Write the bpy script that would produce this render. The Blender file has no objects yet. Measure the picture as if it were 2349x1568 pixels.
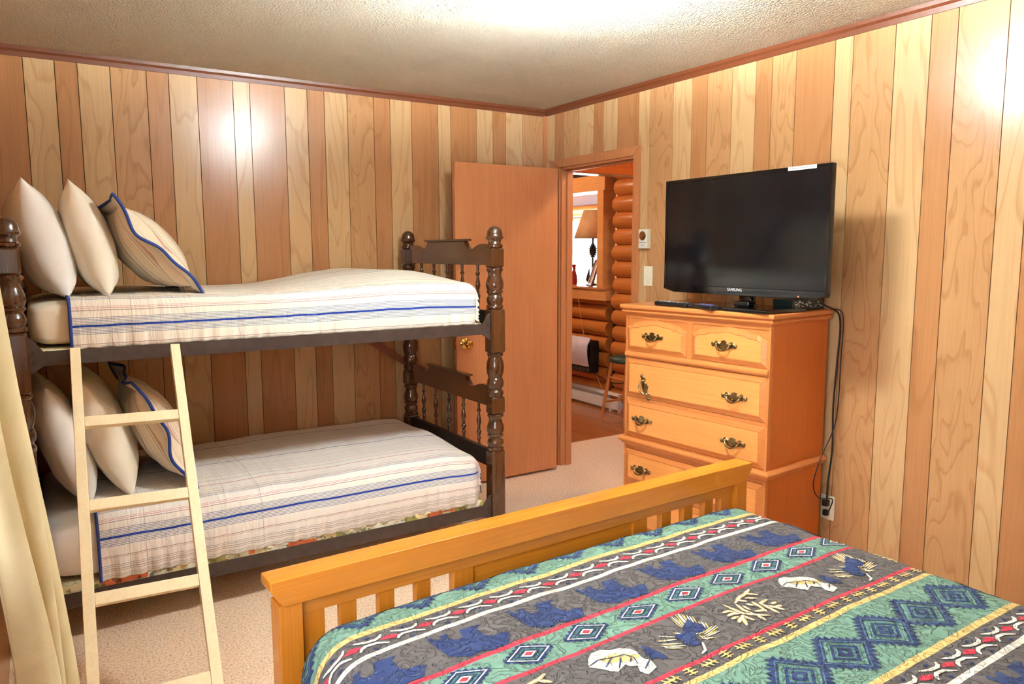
import bpy, bmesh, math, random
from mathutils import Vector, Matrix, noise as mnoise
PI = math.pi
rnd = random.Random(7)
scene = bpy.context.scene
COL = scene.collection

# ------------------------------------------------------------------ camera
FPX, IMW, IMH = 1713.4, 2349.0, 1568.0
CAM_LOC = Vector((-3.0382, -4.3140, 1.4901))
YAW, PITCH, ROLL = 1.0012, -0.1198, -0.0028
_f = Vector((math.cos(YAW)*math.cos(PITCH), math.sin(YAW)*math.cos(PITCH), math.sin(PITCH)))
_r = Vector((math.sin(YAW), -math.cos(YAW), 0.0))
_u = _r.cross(_f)
_r2 = math.cos(ROLL)*_r + math.sin(ROLL)*_u
_u2 = -math.sin(ROLL)*_r + math.cos(ROLL)*_u
cd = bpy.data.cameras.new('camera')
cd.sensor_width = 36.0
cd.lens = FPX/IMW*36.0
cd.clip_start = 0.05
cam = bpy.data.objects.new('camera', cd)
COL.objects.link(cam)
cam.matrix_world = Matrix(((_r2.x, _u2.x, -_f.x, CAM_LOC.x), (_r2.y, _u2.y, -_f.y, CAM_LOC.y), (_r2.z, _u2.z, -_f.z, CAM_LOC.z), (0, 0, 0, 1)))
scene.camera = cam

# ------------------------------------------------------------------ light and exposure
LAMP_STRENGTH = 104.0          # the ceiling lamp's glass, built below
BULB_STRENGTH = 5400.0        # its two bulbs
HALL_LAMP_STRENGTH = 55.0  # shared by the passage light and the added hall fill lamp
SKY_STRENGTH = 5.5
world = bpy.data.worlds.new('sky'); scene.world = world
world.use_nodes = True
_bg = world.node_tree.nodes['Background']
_bg.inputs['Color'].default_value = (0.86, 0.93, 1.0, 1)
_bg.inputs['Strength'].default_value = SKY_STRENGTH
def portal(name, loc, rot, sx, sy):
    l = bpy.data.lights.new(name, 'AREA'); l.shape = 'RECTANGLE'; l.size = sx; l.size_y = sy
    l.cycles.is_portal = True
    o = bpy.data.objects.new(name, l); COL.objects.link(o); o.location = loc; o.rotation_euler = rot
    return o
portal('window_portal', (-3.30, -3.70, 1.425), (0, -PI/2, 0), 1.25, 1.6)
scene.view_settings.view_transform = 'Standard'
scene.view_settings.look = 'None'
scene.view_settings.gamma = 1.0
scene.view_settings.use_curve_mapping = False
scene.view_settings.exposure = 1.25
scene.cycles.use_adaptive_sampling = True
scene.cycles.adaptive_threshold = 0.2
scene.cycles.adaptive_min_samples = 16
scene.cycles.max_bounces = 5
scene.cycles.diffuse_bounces = 4
scene.cycles.glossy_bounces = 3
scene.cycles.caustics_reflective = False
scene.cycles.caustics_refractive = False

# ------------------------------------------------------------------ small helpers
def lin(c):
    return tuple((x/255/12.92 if x/255 <= 0.04045 else ((x/255+0.055)/1.055)**2.4) for x in c) + (1.0,)

class NT:
    """tiny node-tree writer"""
    def __init__(self, name):
        self.mat = bpy.data.materials.new(name); self.mat.use_nodes = True
        self.t = self.mat.node_tree; self.n = self.t.nodes
        self.b = self.n['Principled BSDF']
    def add(self, typ, ins=None, **props):
        nd = self.n.new(typ)
        for k, v in props.items(): setattr(nd, k, v)
        for k, v in (ins or {}).items(): self.put(nd.inputs[k], v)
        return nd
    def put(self, sock, v):
        if hasattr(v, 'links') or isinstance(v, bpy.types.NodeSocket): self.t.links.new(v, sock)
        else: sock.default_value = v
    def math(self, op, a, b=0.0, c=0.0):
        nd = self.n.new('ShaderNodeMath'); nd.operation = op
        self.put(nd.inputs[0], a); self.put(nd.inputs[1], b); self.put(nd.inputs[2], c)
        return nd.outputs[0]
    def mix(self, f, a, b, blend='MIX'):
        nd = self.n.new('ShaderNodeMix'); nd.data_type = 'RGBA'; nd.blend_type = blend
        self.put(nd.inputs[0], f); self.put(nd.inputs[6], a); self.put(nd.inputs[7], b)
        return nd.outputs[2]
    def ramp(self, f, stops, interp='LINEAR'):
        nd = self.n.new('ShaderNodeValToRGB'); cr = nd.color_ramp; cr.interpolation = interp
        cr.elements[0].position = stops[0][0]; cr.elements[0].color = stops[0][1]
        cr.elements[1].position = max(stops[-1][0], stops[0][0]+1e-4); cr.elements[1].color = stops[-1][1]
        for p, c in stops[1:-1]: cr.elements.new(p).color = c
        self.put(nd.inputs[0], f)
        return nd.outputs[0]
    def noise(self, vec, scale, detail=2.0, rough=0.5, dist=0.0):
        return self.add('ShaderNodeTexNoise', {'Vector': vec, 'Scale': scale, 'Detail': detail, 'Roughness': rough, 'Distortion': dist}).outputs[0]
    def coords(self, kind='Object', scale=(1, 1, 1), rand=0.0):
        tc = self.n.new('ShaderNodeTexCoord').outputs[kind]
        if rand:
            oi = self.n.new('ShaderNodeObjectInfo').outputs['Random']
            r = self.math('MULTIPLY', oi, rand)
            cv = self.add('ShaderNodeCombineXYZ', {0: r, 1: r, 2: r}).outputs[0]
            tc = self.add('ShaderNodeVectorMath', {0: tc, 1: cv}, operation='ADD').outputs[0]
        return self.add('ShaderNodeMapping', {'Vector': tc, 'Scale': scale}).outputs[0]
    def set(self, **kw):
        names = {'color': 'Base Color', 'rough': 'Roughness', 'metal': 'Metallic', 'spec': 'Specular IOR Level', 'coat': 'Coat Weight', 'coat_rough': 'Coat Roughness',
                 'sheen': 'Sheen Weight', 'normal': 'Normal', 'emit': 'Emission Color', 'emit_s': 'Emission Strength'}
        for k, v in kw.items(): self.put(self.b.inputs[names[k]], v)
        return self.mat
    def bump(self, h, strength=0.3, dist=0.01):
        return self.add('ShaderNodeBump', {'Height': h, 'Strength': strength, 'Distance': dist}).outputs[0]

def plain(name, c, rough=0.5, metal=0.0, spec=0.5, coat=0.0, vary=0.06, scale=12):
    m = NT(name); v = m.coords('Object', (1, 1, 1), 5.0)
    n = m.noise(v, scale, 3)
    c = lin(c); d = tuple(x*(1-vary*2) for x in c[:3]) + (1,); e = tuple(min(1, x*(1+vary)) for x in c[:3]) + (1,)
    return m.set(color=m.ramp(n, [(0.3, d), (0.7, e)]), rough=rough, metal=metal, spec=spec, coat=coat)

def wood(name, light, dark, axis='Z', freq=3.0, lines=9.0, stretch=0.09, line_amt=0.45, rough=0.32, spec=0.5, coat=0.0, vary=0.25, knots=0.0, coat_rough=0.1, bump=0.08, fibre=0.35):
    """contour lines of a stretched noise field give cathedral grain; fine fibres on top"""
    m = NT(name)
    s = {'X': (stretch, 1, 1), 'Y': (1, stretch, 1), 'Z': (1, 1, stretch)}[axis]
    v = m.coords('Object', s, 17.3)
    n = m.noise(v, freq, 2.5, 0.5, 0.35)
    k = m.math('MULTIPLY', n, lines)
    fr = m.math('FRACT', k)
    ln = m.ramp(fr, [(0.0, (0, 0, 0, 1)), (0.72, (0.15, 0.15, 0.15, 1)), (0.9, (1, 1, 1, 1)), (1.0, (0, 0, 0, 1))])
    s2 = {'X': (0.02, 1, 1), 'Y': (1, 0.02, 1), 'Z': (1, 1, 0.02)}[axis]
    v2 = m.coords('Object', s2, 9.1)
    fib = m.noise(v2, 160, 3, 0.6)
    big = m.noise(v, freq*0.7, 2)
    L, D = lin(light), lin(dark)
    c0 = m.mix(m.math('MULTIPLY', big, vary*2), L, D)
    c1 = m.mix(m.math('MULTIPLY', ln, line_amt), c0, D)
    c2 = m.mix(fibre, c1, m.ramp(fib, [(0.3, D), (0.65, L)]), 'MIX')
    if knots:
        kv = m.coords('Object', {'X': (0.45, 1, 1), 'Y': (1, 0.45, 1), 'Z': (1, 1, 0.45)}[axis], 3.3)
        vo = m.add('ShaderNodeTexVoronoi', {'Vector': kv, 'Scale': knots}).outputs['Distance']
        c2 = m.mix(m.ramp(vo, [(0.06, (0.8, 0.8, 0.8, 1)), (0.13, (0, 0, 0, 1))]), c2, tuple(x*0.25 for x in D[:3]) + (1,))
    nb = m.bump(fib, bump, 0.003)
    return m.set(color=c2, rough=rough, spec=spec, coat=coat, coat_rough=coat_rough, normal=nb)

# ------------------------------------------------------------------ mesh builder
class MB:
    def __init__(self): self.v = []; self.f = []; self.uv = None; self.mi = []
    def add(self, vs, fs, mi=0, M=None):
        o = len(self.v)
        self.v += [tuple(M @ Vector(p)) if M else tuple(p) for p in vs]
        self.f += [tuple(i+o for i in q) for q in fs]; self.mi += [mi]*len(fs)
        return self
    def box(self, x0, x1, y0, y1, z0, z1, mi=0, M=None):
        vs = [(x0, y0, z0), (x1, y0, z0), (x1, y1, z0), (x0, y1, z0), (x0, y0, z1), (x1, y0, z1), (x1, y1, z1), (x0, y1, z1)]
        return self.add(vs, [(0, 3, 2, 1), (4, 5, 6, 7), (0, 1, 5, 4), (1, 2, 6, 5), (2, 3, 7, 6), (3, 0, 4, 7)], mi, M)
    def lathe(self, prof, seg=20, c=(0, 0, 0), mi=0, M=None, cap=True):
        vs, fs = [], []
        for r, z in prof:
            for i in range(seg):
                a = 2*PI*i/seg; vs.append((c[0]+r*math.cos(a), c[1]+r*math.sin(a), c[2]+z))
        for j in range(len(prof)-1):
            for i in range(seg):
                k = (i+1) % seg; fs.append((j*seg+i, j*seg+k, (j+1)*seg+k, (j+1)*seg+i))
        if cap:
            fs.append(tuple(reversed(range(seg)))); fs.append(tuple((len(prof)-1)*seg+i for i in range(seg)))
        if prof[0][1] > prof[-1][1]: fs = [tuple(reversed(q)) for q in fs]
        return self.add(vs, fs, mi, M)
    def tube(self, pts, r, seg=8, mi=0, M=None):
        pts = [Vector(q) for q in pts]; rs = r if isinstance(r, (list, tuple)) else [r]*len(pts)
        vs, fs = [], []; up = None
        for i, q in enumerate(pts):
            t = (pts[min(i+1, len(pts)-1)]-pts[max(i-1, 0)]).normalized()
            if up is None: up = Vector((0, 0, 1)) if abs(t.z) < 0.9 else Vector((1, 0, 0))
            a = t.cross(up)
            if a.length < 1e-5: a = t.cross(Vector((0, 1, 0)))
            a.normalize(); b = a.cross(t).normalized(); up = b
            for k in range(seg):
                w = 2*PI*k/seg; vs.append(tuple(q+rs[i]*(math.cos(w)*a+math.sin(w)*b)))
        for j in range(len(pts)-1):
            for i in range(seg):
                k = (i+1) % seg; fs.append((j*seg+i, j*seg+k, (j+1)*seg+k, (j+1)*seg+i))
        fs.append(tuple(reversed(range(seg)))); fs.append(tuple((len(pts)-1)*seg+i for i in range(seg)))
        return self.add(vs, fs, mi, M)
    def prism(self, outline, d0, d1, mp, mi=0, M=None):
        """2-D outline extruded from d0 to d1; mp(a, b, d) gives the point"""
        n = len(outline)
        vs = [mp(a, b, d0) for a, b in outline]+[mp(a, b, d1) for a, b in outline]
        fs = [tuple(range(n)), tuple(reversed(range(n, 2*n)))]
        fs += [((i+1) % n, i, n+i, n+(i+1) % n) for i in range(n)]
        return self.add(vs, fs, mi, M)
    def loft(self, rings, mi=0, cap=True, M=None):
        """list of equal-length closed rings"""
        n = len(rings[0]); vs = [q for r in rings for q in r]; fs = []
        for j in range(len(rings)-1):
            for i in range(n):
                k = (i+1) % n; fs.append((j*n+i, j*n+k, (j+1)*n+k, (j+1)*n+i))
        if cap: fs.append(tuple(reversed(range(n)))); fs.append(tuple((len(rings)-1)*n+i for i in range(n)))
        return self.add(vs, fs, mi, M)
    def grid(self, nu, nv, fn, mi=0):
        """fn(i/nu, j/nv) -> (point, uv)"""
        vs, uv, fs = [], [], []
        for j in range(nv+1):
            for i in range(nu+1):
                q, w = fn(i/nu, j/nv); vs.append(tuple(q)); uv.append(w)
        for j in range(nv):
            for i in range(nu):
                a = j*(nu+1)+i; fs.append((a, a+1, a+nu+2, a+nu+1))
        if self.uv is None: self.uv = []
        self.uv += [(0, 0)]*(len(self.v)-len(self.uv))+uv
        return self.add(vs, fs, mi)
    def mesh(self, name, mats, bevel=0.0, seg=2, smooth=False, angle=35, fix=True):
        me = bpy.data.meshes.new(name); me.from_pydata(self.v, [], self.f)
        for m in (mats if isinstance(mats, (list, tuple)) else [mats]): me.materials.append(m)
        me.polygons.foreach_set('material_index', self.mi)
        if self.uv is not None:
            ul = me.uv_layers.new(name='UVMap')
            uv = self.uv+[(0, 0)]*(len(self.v)-len(self.uv))
            for l in me.loops: ul.data[l.index].uv = uv[l.vertex_index]
        bm = bmesh.new(); bm.from_mesh(me)
        if fix: bmesh.ops.recalc_face_normals(bm, faces=bm.faces)
        if bevel > 0:
            es = [e for e in bm.edges if len(e.link_faces) == 2 and e.calc_face_angle(0) > math.radians(30)]
            bmesh.ops.bevel(bm, geom=es, offset=bevel, segments=seg, affect='EDGES', profile=0.5, clamp_overlap=True)
        if smooth or bevel > 0:
            for f in bm.faces: f.smooth = True
            for e in bm.edges:
                if len(e.link_faces) == 2 and e.calc_face_angle(0) > math.radians(angle): e.smooth = False
        bm.to_mesh(me); bm.free(); me.update()
        return me
    def build(self, name, mats, parent=None, **kw):
        o = bpy.data.objects.new(name, self.mesh(name, mats, **kw)); COL.objects.link(o)
        if kw.get('bevel', 0) > 0:
            wn_ = o.modifiers.new('weighted_normals', 'WEIGHTED_NORMAL'); wn_.keep_sharp = True
        if parent is not None:
            o.parent = parent
            if parent.get('_w'):                       # parts given in world coordinates
                o.location = -Vector(parent.location)
        return o

def tag(o, label=None, cat=None, group=None, kind=None):
    for k, v in (('label', label), ('category', cat), ('group', group), ('kind', kind)):
        if v: o[k] = v
    return o
def thing(name, label, cat, loc=(0, 0, 0), rotz=0.0, group=None, world=False, kind=None):
    o = bpy.data.objects.new(name, None); COL.objects.link(o); o.empty_display_size = 0.1
    o.location = loc; o.rotation_euler = (0, 0, rotz)
    if world: o['_w'] = 1
    return tag(o, label, cat, group, kind)
def rebase(o):
    """origin to the middle of the mesh's foot"""
    vs = [v.co for v in o.data.vertices]
    c = Vector(((min(v.x for v in vs)+max(v.x for v in vs))/2, (min(v.y for v in vs)+max(v.y for v in vs))/2, min(v.z for v in vs)))
    o.data.transform(Matrix.Translation(-c)); o.location = c
    return o
def nz(x, y, z=0.0, s=1.0): return mnoise.noise(Vector((x*s, y*s, z*s)))
def smooth01(x): x = max(0, min(1, x)); return x*x*(3-2*x)

# ------------------------------------------------------------------ materials
PL_L = wood('panel_light', (206, 170, 124), (172, 124, 80), lines=10, line_amt=0.6, rough=0.255, spec=0.5, bump=.02, vary=0.12, freq=4.2, stretch=.2, fibre=.2)
PL_M = wood('panel_mid', (196, 150, 104), (156, 104, 64), lines=12, line_amt=0.65, rough=0.255, spec=0.5, bump=.02, vary=0.2, freq=5.5, stretch=.25, fibre=.2)
PL_D = wood('panel_dark', (190, 136, 90), (152, 98, 58), lines=7, line_amt=0.5, rough=0.255, spec=0.5, bump=.02, vary=0.35, freq=5.0, stretch=.12, fibre=.25)
M_BACK = plain('panel_backing', (70, 42, 24), 0.7)
M_TRIM = wood('dark_trim', (118, 62, 34), (86, 42, 22), axis='X', rough=0.4, line_amt=0.3)
M_CAS = wood('casing_wood', (198, 132, 86), (164, 100, 60), axis='Z', rough=0.35, line_amt=0.25, vary=0.2)
M_DOOR = wood('door_veneer', (206, 138, 92), (178, 106, 64), axis='Z', rough=0.33, line_amt=0.28, vary=0.25, freq=2.0, lines=9, stretch=0.12)
M_BUNK = wood('walnut_gloss', (84, 46, 22), (38, 20, 10), axis='Z', rough=0.16, line_amt=0.4, vary=0.4, coat=0.5, spec=0.6)
M_BUNKY = wood('walnut_gloss_rail', (92, 54, 28), (44, 24, 12), axis='Y', rough=0.2, line_amt=0.4, vary=0.4, coat=0.5, spec=0.6)
M_DARKRAIL = plain('black_stained_wood', (26, 20, 17), 0.45)
M_STEEL = plain('brown_painted_steel', (66, 52, 48), 0.42, 0.2, 0.5, vary=0.12, scale=30)
M_RUST = plain('rust_brown_board', (120, 66, 44), 0.5)
M_PINE = wood('pale_pine', (248, 234, 198), (232, 206, 152), axis='Z', rough=0.42, line_amt=0.35, vary=0.2, freq=5)
M_HONEYX = wood('honey_wood', (214, 138, 40), (178, 98, 20), axis='X', rough=0.24, line_amt=0.25, vary=0.25, coat=0.4, freq=4)
M_HONEYZ = wood('honey_wood_upright', (210, 132, 38), (176, 96, 20), axis='Z', rough=0.26, line_amt=0.25, vary=0.25, coat=0.3, freq=4)
M_MAPY = wood('maple_orange', (240, 164, 90), (216, 130, 62), axis='Y', rough=0.3, line_amt=0.15, vary=0.2, freq=3, lines=5)
M_MAPD = wood('maple_orange_edge', (214, 136, 74), (176, 96, 46), axis='Y', rough=0.26, line_amt=0.2, vary=0.2, freq=3, lines=5)
M_MAPS = wood('maple_side', (204, 112, 40), (174, 84, 26), axis='Z', rough=0.34, line_amt=0.12, vary=0.2, freq=2, lines=4)
M_LOG = wood('log_honey', (206, 128, 62), (160, 84, 34), axis='Y', rough=0.3, line_amt=0.3, vary=0.35, freq=3, knots=3.0)
M_PINEB = wood('knotty_pine_board', (222, 160, 96), (186, 116, 58), axis='Y', rough=0.35, line_amt=0.3, vary=0.2, freq=4, knots=5.0)
M_ORANGE = wood('orange_board', (214, 110, 44), (186, 84, 28), axis='Z', rough=0.3, line_amt=0.2, vary=0.2)
M_FLOORB = wood('oak_floor', (190, 118, 62), (144, 78, 36), axis='Y', rough=0.22, line_amt=0.4, vary=0.35, freq=6, coat=0.3)
M_BRASS = plain('antique_brass', (176, 150, 108), 0.25, 1.0, vary=0.25, scale=60)
M_BRASSY = plain('polished_brass', (226, 178, 96), 0.14, 1.0, vary=0.05)
M_BLACK = plain('black_plastic', (20, 20, 22), 0.35, vary=0.1)
M_GLOSSBLK = plain('gloss_black_plastic', (10, 10, 12), 0.08, vary=0.05, spec=0.6)
M_WHITEP = plain('ivory_plastic', (236, 230, 208), 0.4, vary=0.03)
M_IVG = plain('almond_plastic', (214, 208, 180), 0.4, vary=0.03)
M_PAINT = plain('white_enamel', (222, 222, 216), 0.4, vary=0.03)
M_CHROME = plain('brushed_metal', (190, 180, 170), 0.3, 1.0, vary=0.05)
M_INK = plain('dark_ink', (60, 60, 64), 0.6, vary=0.05)
M_GREY = plain('grey_plastic', (120, 122, 128), 0.4, vary=0.05)
M_PURPLE = plain('violet_buttons', (96, 84, 200), 0.4, vary=0.05)
M_PIPE = plain('blue_piping', (32, 60, 140), 0.7, vary=0.1, scale=40)
M_CHROMEP = plain('silver_print', (222, 222, 226), .4, vary=.02)
M_IRON = plain('dark_iron', (42, 48, 48), 0.5, 0.4, vary=0.2)
M_WHITEPAPER = plain('white_label', (236, 236, 240), 0.6, vary=0.02)

m = NT('tv_screen'); M_SCREEN = m.set(color=(0.004, 0.004, 0.005, 1), rough=0.11, spec=0.45)
m = NT('red_led'); M_LED = m.set(color=(0.6, 0, 0, 1), emit=(1, 0.05, 0.02, 1), emit_s=4.0)
m = NT('lamp_glass'); M_GLASSLAMP = m.set(color=(0.9, 0.88, 0.82, 1), rough=0.4, emit=(0.865, 0.975, 0.985, 1), emit_s=LAMP_STRENGTH)
m = NT('bulb_glass'); M_BULB = m.set(color=(0.9, 0.9, 0.88, 1), rough=0.3, emit=(0.865, 0.975, 0.985, 1), emit_s=BULB_STRENGTH)
m = NT('hall_lamp_glass'); M_HALLGLASS = m.set(color=(0.9, 0.85, 0.75, 1), rough=0.4, emit=(1.0, 0.84, 0.62, 1), emit_s=HALL_LAMP_STRENGTH)

def mk_glass():
    m = NT('window_glass'); m.n.remove(m.b)
    tr = m.add('ShaderNodeBsdfTransparent'); gl = m.add('ShaderNodeBsdfGlossy', {'Roughness': 0.02})
    mx = m.add('ShaderNodeMixShader', {0: 0.06, 1: tr.outputs[0], 2: gl.outputs[0]})
    m.t.links.new(mx.outputs[0], m.n['Material Output'].inputs[0]); return m.mat
M_GLASS = mk_glass()

def mk_ceiling():
    m = NT('popcorn_ceiling'); v = m.coords('Object')
    a = m.noise(v, 80, 3, 0.55, 0.4); b = m.add('ShaderNodeTexVoronoi', {'Vector': v, 'Scale': 120.0}).outputs['Distance']
    h = m.math('ADD', a, m.math('MULTIPLY', b, -0.5))
    return m.set(color=m.ramp(m.noise(v, 1.4, 2), [(0.3, lin((242, 232, 208))), (0.7, lin((248, 240, 220)))]), rough=0.55, spec=0.5, normal=m.bump(h, 1.0, 0.026))
M_CEIL = mk_ceiling()
def mk_carpet():
    m = NT('tan_carpet'); v = m.coords('Object')
    n = m.noise(v, 120, 3, 0.75); b = m.noise(v, 3, 3)
    c = m.mix(0.9, m.ramp(b, [(0.3, lin((224, 196, 172))), (0.7, lin((236, 212, 192)))]), m.ramp(n, [(0.32, lin((128, 92, 64))), (0.44, lin((230, 192, 156))), (0.62, lin((252, 230, 204)))]))
    return m.set(color=c, rough=0.95, spec=0.1, sheen=0.2, normal=m.bump(n, 0.55, 0.008))
M_CARPET = mk_carpet()
def mk_sheet(name, c1, c2, wr=0.25):
    m = NT(name); v = m.coords('Object', (1, 1, 1), 4.0)
    n = m.noise(v, 5, 3, 0.5, 0.8); w = m.noise(v, 500, 1)
    h = m.math('ADD', n, m.math('MULTIPLY', w, 0.05))
    return m.set(color=m.ramp(n, [(0.3, lin(c1)), (0.7, lin(c2))]), rough=0.8, spec=0.2, sheen=0.15, normal=m.bump(h, wr, 0.03))
M_SHEET = mk_sheet('white_cotton', (242, 239, 233), (247, 245, 241))
M_CREAM = mk_sheet('cream_cotton', (243, 234, 212), (248, 241, 224))
M_CURT = mk_sheet('oatmeal_linen', (204, 186, 142), (220, 204, 162), 0.25)

def mk_stripes(name, base, stripes, bump_amt=0.35, seams=()):
    """striped cotton: v runs across the stripes (metres), u along them"""
    m = NT(name)
    uv = m.n.new('ShaderNodeTexCoord').outputs['UV']
    sp = m.add('ShaderNodeSeparateXYZ', {0: uv}); u, vv = sp.outputs[0], sp.outputs[1]
    wob = m.noise(uv, 9, 2)
    v = m.math('ADD', vv, m.math('MULTIPLY', m.math('SUBTRACT', wob, 0.5), 0.006))
    col = lin(base)
    for pos, w, c, amt in stripes:
        f = m.math('COMPARE', v, pos, w/2*1.08)
        if amt < 1: f = m.math('MULTIPLY', f, amt)
        col = m.mix(f, col, lin(c))
    for us in seams: col = m.mix(m.math('MULTIPLY', m.math('COMPARE', u, us, .0011), .55), col, lin((120, 108, 100)))
    weave = m.noise(uv, 900, 1)
    puck = m.add('ShaderNodeMapping', {'Vector': uv, 'Scale': (26, 5, 1)}).outputs[0]
    pk = m.noise(puck, 1.0, 3, 0.55, 0.6)
    h = m.math('ADD', pk, m.math('MULTIPLY', weave, 0.04))
    return m.set(color=col, rough=0.85, spec=0.15, sheen=0.15, normal=m.bump(h, bump_amt, 0.03))
NAVY, GB, BR, RD, TN, GY = (34, 62, 150), (104, 122, 152), (160, 128, 120), (200, 112, 118), (220, 190, 156), (132, 138, 150)
def stripe_set(t0):
    """the comforter's printed pattern, t0 = place of the broad blue line above the hem"""
    s = []
    for k in range(-5, 6):
        if k: s.append((t0+k*0.0058+(0.002 if k > 0 else -0.002), 0.0024, GB, 0.85))
    s.append((t0, 0.0085, NAVY, 1))
    for d, w, c, a in [(-0.070, .003, BR, .8), (-0.076, .002, BR, .6), (-0.105, .002, GY, .8), (-0.112, .002, GY, .8), (-0.122, .004, BR, .6), (-0.130, .002, GY, .8), (-0.145, .002, GY, .7), (-0.152, .002, GY, .7),
                       (.058, .003, BR, .8), (.066, .002, RD, .8), (.072, .002, RD, .7),
                       (.104, .002, GB, .9), (.109, .002, GB, .9), (.117, .005, BR, .8), (.124, .003, TN, .9), (.132, .002, GB, .9), (.137, .002, GB, .9),
                       (.156, .003, TN, .8), (.166, .002, RD, .5), (.215, .005, (200, 92, 104), .9),
                       (.26, .002, GY, .7), (.268, .002, GY, .7), (.30, .004, TN, .8), (.312, .002, GB, .7), (.33, .002, GY, .7), (.345, .002, GB, .6), (.36, .003, BR, .5), (.385, .002, GY, .6), (.40, .002, GY, .6), (.42, .002, BR, .5),
                       (.50, .006, (52, 78, 140), .95), (.47, .002, GB, .6), (.53, .002, GB, .6), (.56, .002, GY, .6), (.58, .003, BR, .5), (.60, .002, GY, .6),
                       (.665, .004, (204, 120, 124), .85), (.70, .002, GY, .6), (.73, .003, TN, .7), (.75, .002, GB, .6), (.78, .002, GY, .6), (.81, .002, BR, .5), (.84, .002, GB, .6),
                       (.90, .006, (52, 72, 120), .95), (.93, .002, GB, .6), (.97, .003, TN, .7), (1.0, .002, GY, .6), (1.05, .004, RD, .7), (1.1, .002, GB, .6)]:
        s.append((t0+d, w, c, a))
    return s
M_COMF_U = mk_stripes('striped_cotton_upper', (242, 234, 220), stripe_set(0.085), 0.5, (.135, .205))
M_COMF_L = mk_stripes('striped_cotton_lower', (238, 231, 224), stripe_set(0.165), 0.5, (.105, .165, .62))
_sh = []
for k in range(14):
    b0 = 0.03+k*0.048
    _sh += [(b0, .003, (196, 150, 128), .8), (b0+.007, .002, GY, .7), (b0+.02, .003, TN, .9), (b0+.03, .002, (208, 150, 140), .7)]
for b0 in (.12, .36, .52): _sh.append((b0, .005, (44, 56, 90), .9))
M_SHAM = mk_stripes('striped_cotton_sham', (238, 222, 196), _sh, 0.25)

def mk_print():
    m = NT('printed_board_cover'); v = m.coords('Object', (1, 1, 1))
    br = m.add('ShaderNodeTexVoronoi', {'Vector': m.add('ShaderNodeMapping', {'Vector': v, 'Scale': (9, 2, 9)}).outputs[0], 'Scale': 1.6, 'Randomness': 0.9}, distance='CHEBYCHEV')
    sep = m.add('ShaderNodeSeparateColor', {0: br.outputs['Color']}).outputs[0]
    c = m.ramp(sep, [(0.0, lin((232, 224, 184))), (0.33, lin((226, 118, 72))), (0.55, lin((240, 236, 214))), (0.72, lin((170, 160, 90))), (0.86, lin((232, 214, 160)))], 'CONSTANT')
    n = m.noise(v, 42, 3, 0.7)
    c = m.mix(m.ramp(n, [(0.56, (0, 0, 0, 1)), (0.6, (0.75, 0.75, 0.75, 1))]), c, lin((70, 76, 50)))
    return m.set(color=c, rough=0.7)
M_PRINT = mk_print()
M_PLY = plain('plywood_edge', (226, 214, 196), 0.7)

def quilt_normal(m):
    uv = m.n.new('ShaderNodeTexCoord').outputs['UV']
    n1 = m.add('ShaderNodeTexVoronoi', {'Vector': m.add('ShaderNodeMapping', {'Vector': uv, 'Scale': (1, 1.25, 1)}).outputs[0], 'Scale': 42.0}, feature='SMOOTH_F1')
    w = m.noise(uv, 26, 2, 0.5, 1.5)
    vein = m.math('ABSOLUTE', m.math('SUBTRACT', w, 0.5))
    h = m.math('ADD', m.math('MULTIPLY', m.ramp(vein, [(0.0, (0, 0, 0, 1)), (0.06, (1, 1, 1, 1))]), 0.7), m.math('MULTIPLY', n1.outputs['Distance'], -0.6))
    return m.bump(h, 0.8, 0.009), uv
def mk_patch(name, c, vary=0.12):
    m = NT(name); nb, uv = quilt_normal(m)
    n = m.noise(uv, 60, 3); c = lin(c); d = tuple(x*(1-vary) for x in c[:3])+(1,)
    return m.set(color=m.ramp(n, [(0.35, d), (0.65, c)]), rough=0.9, spec=0.1, sheen=0.1, normal=nb)
Q_GREEN, Q_GREY, Q_NAVY, Q_RED, Q_YEL, Q_WHT = (112, 148, 130), (94, 87, 86), (42, 56, 100), (206, 54, 72), (226, 192, 120), (236, 230, 214)
MQ_NAVY = mk_patch('quilt_navy', Q_NAVY); MQ_RED = mk_patch('quilt_red', Q_RED); MQ_YEL = mk_patch('quilt_yellow', Q_YEL); MQ_WHT = mk_patch('quilt_cream', Q_WHT)
MQ_GREEN = mk_patch('quilt_green', Q_GREEN); MQ_TEAL = mk_patch('quilt_teal', (76, 116, 118))
QP = 0.766                                   # repeat of the stripes, metres
def mk_quilt():
    m = NT('quilt_stripes'); nb, uv = quilt_normal(m)
    sp = m.add('ShaderNodeSeparateXYZ', {0: uv})
    t = m.math('MODULO', m.math('ADD', sp.outputs[1], QP), QP)
    f = m.math('DIVIDE', t, QP)
    st = [(0.0, Q_GREEN), (.134, Q_YEL), (.150, Q_GREY), (.222, Q_WHT), (.237, Q_GREY), (.377, Q_RED), (.389, Q_GREEN), (.481, Q_RED), (.493, Q_GREY), (.650, Q_RED), (.662, Q_GREY), (.696, Q_YEL), (.712, Q_GREEN)]
    c = m.ramp(f, [(p/QP, lin(k)) for p, k in st], 'CONSTANT')
    n = m.noise(uv, 60, 3)
    c = m.mix(m.math('MULTIPLY', n, 0.25), c, (0.02, 0.02, 0.02, 1))
    return m.set(color=c, rough=0.92, spec=0.1, sheen=0.1, normal=nb)
M_QUILT = mk_quilt()

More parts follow.
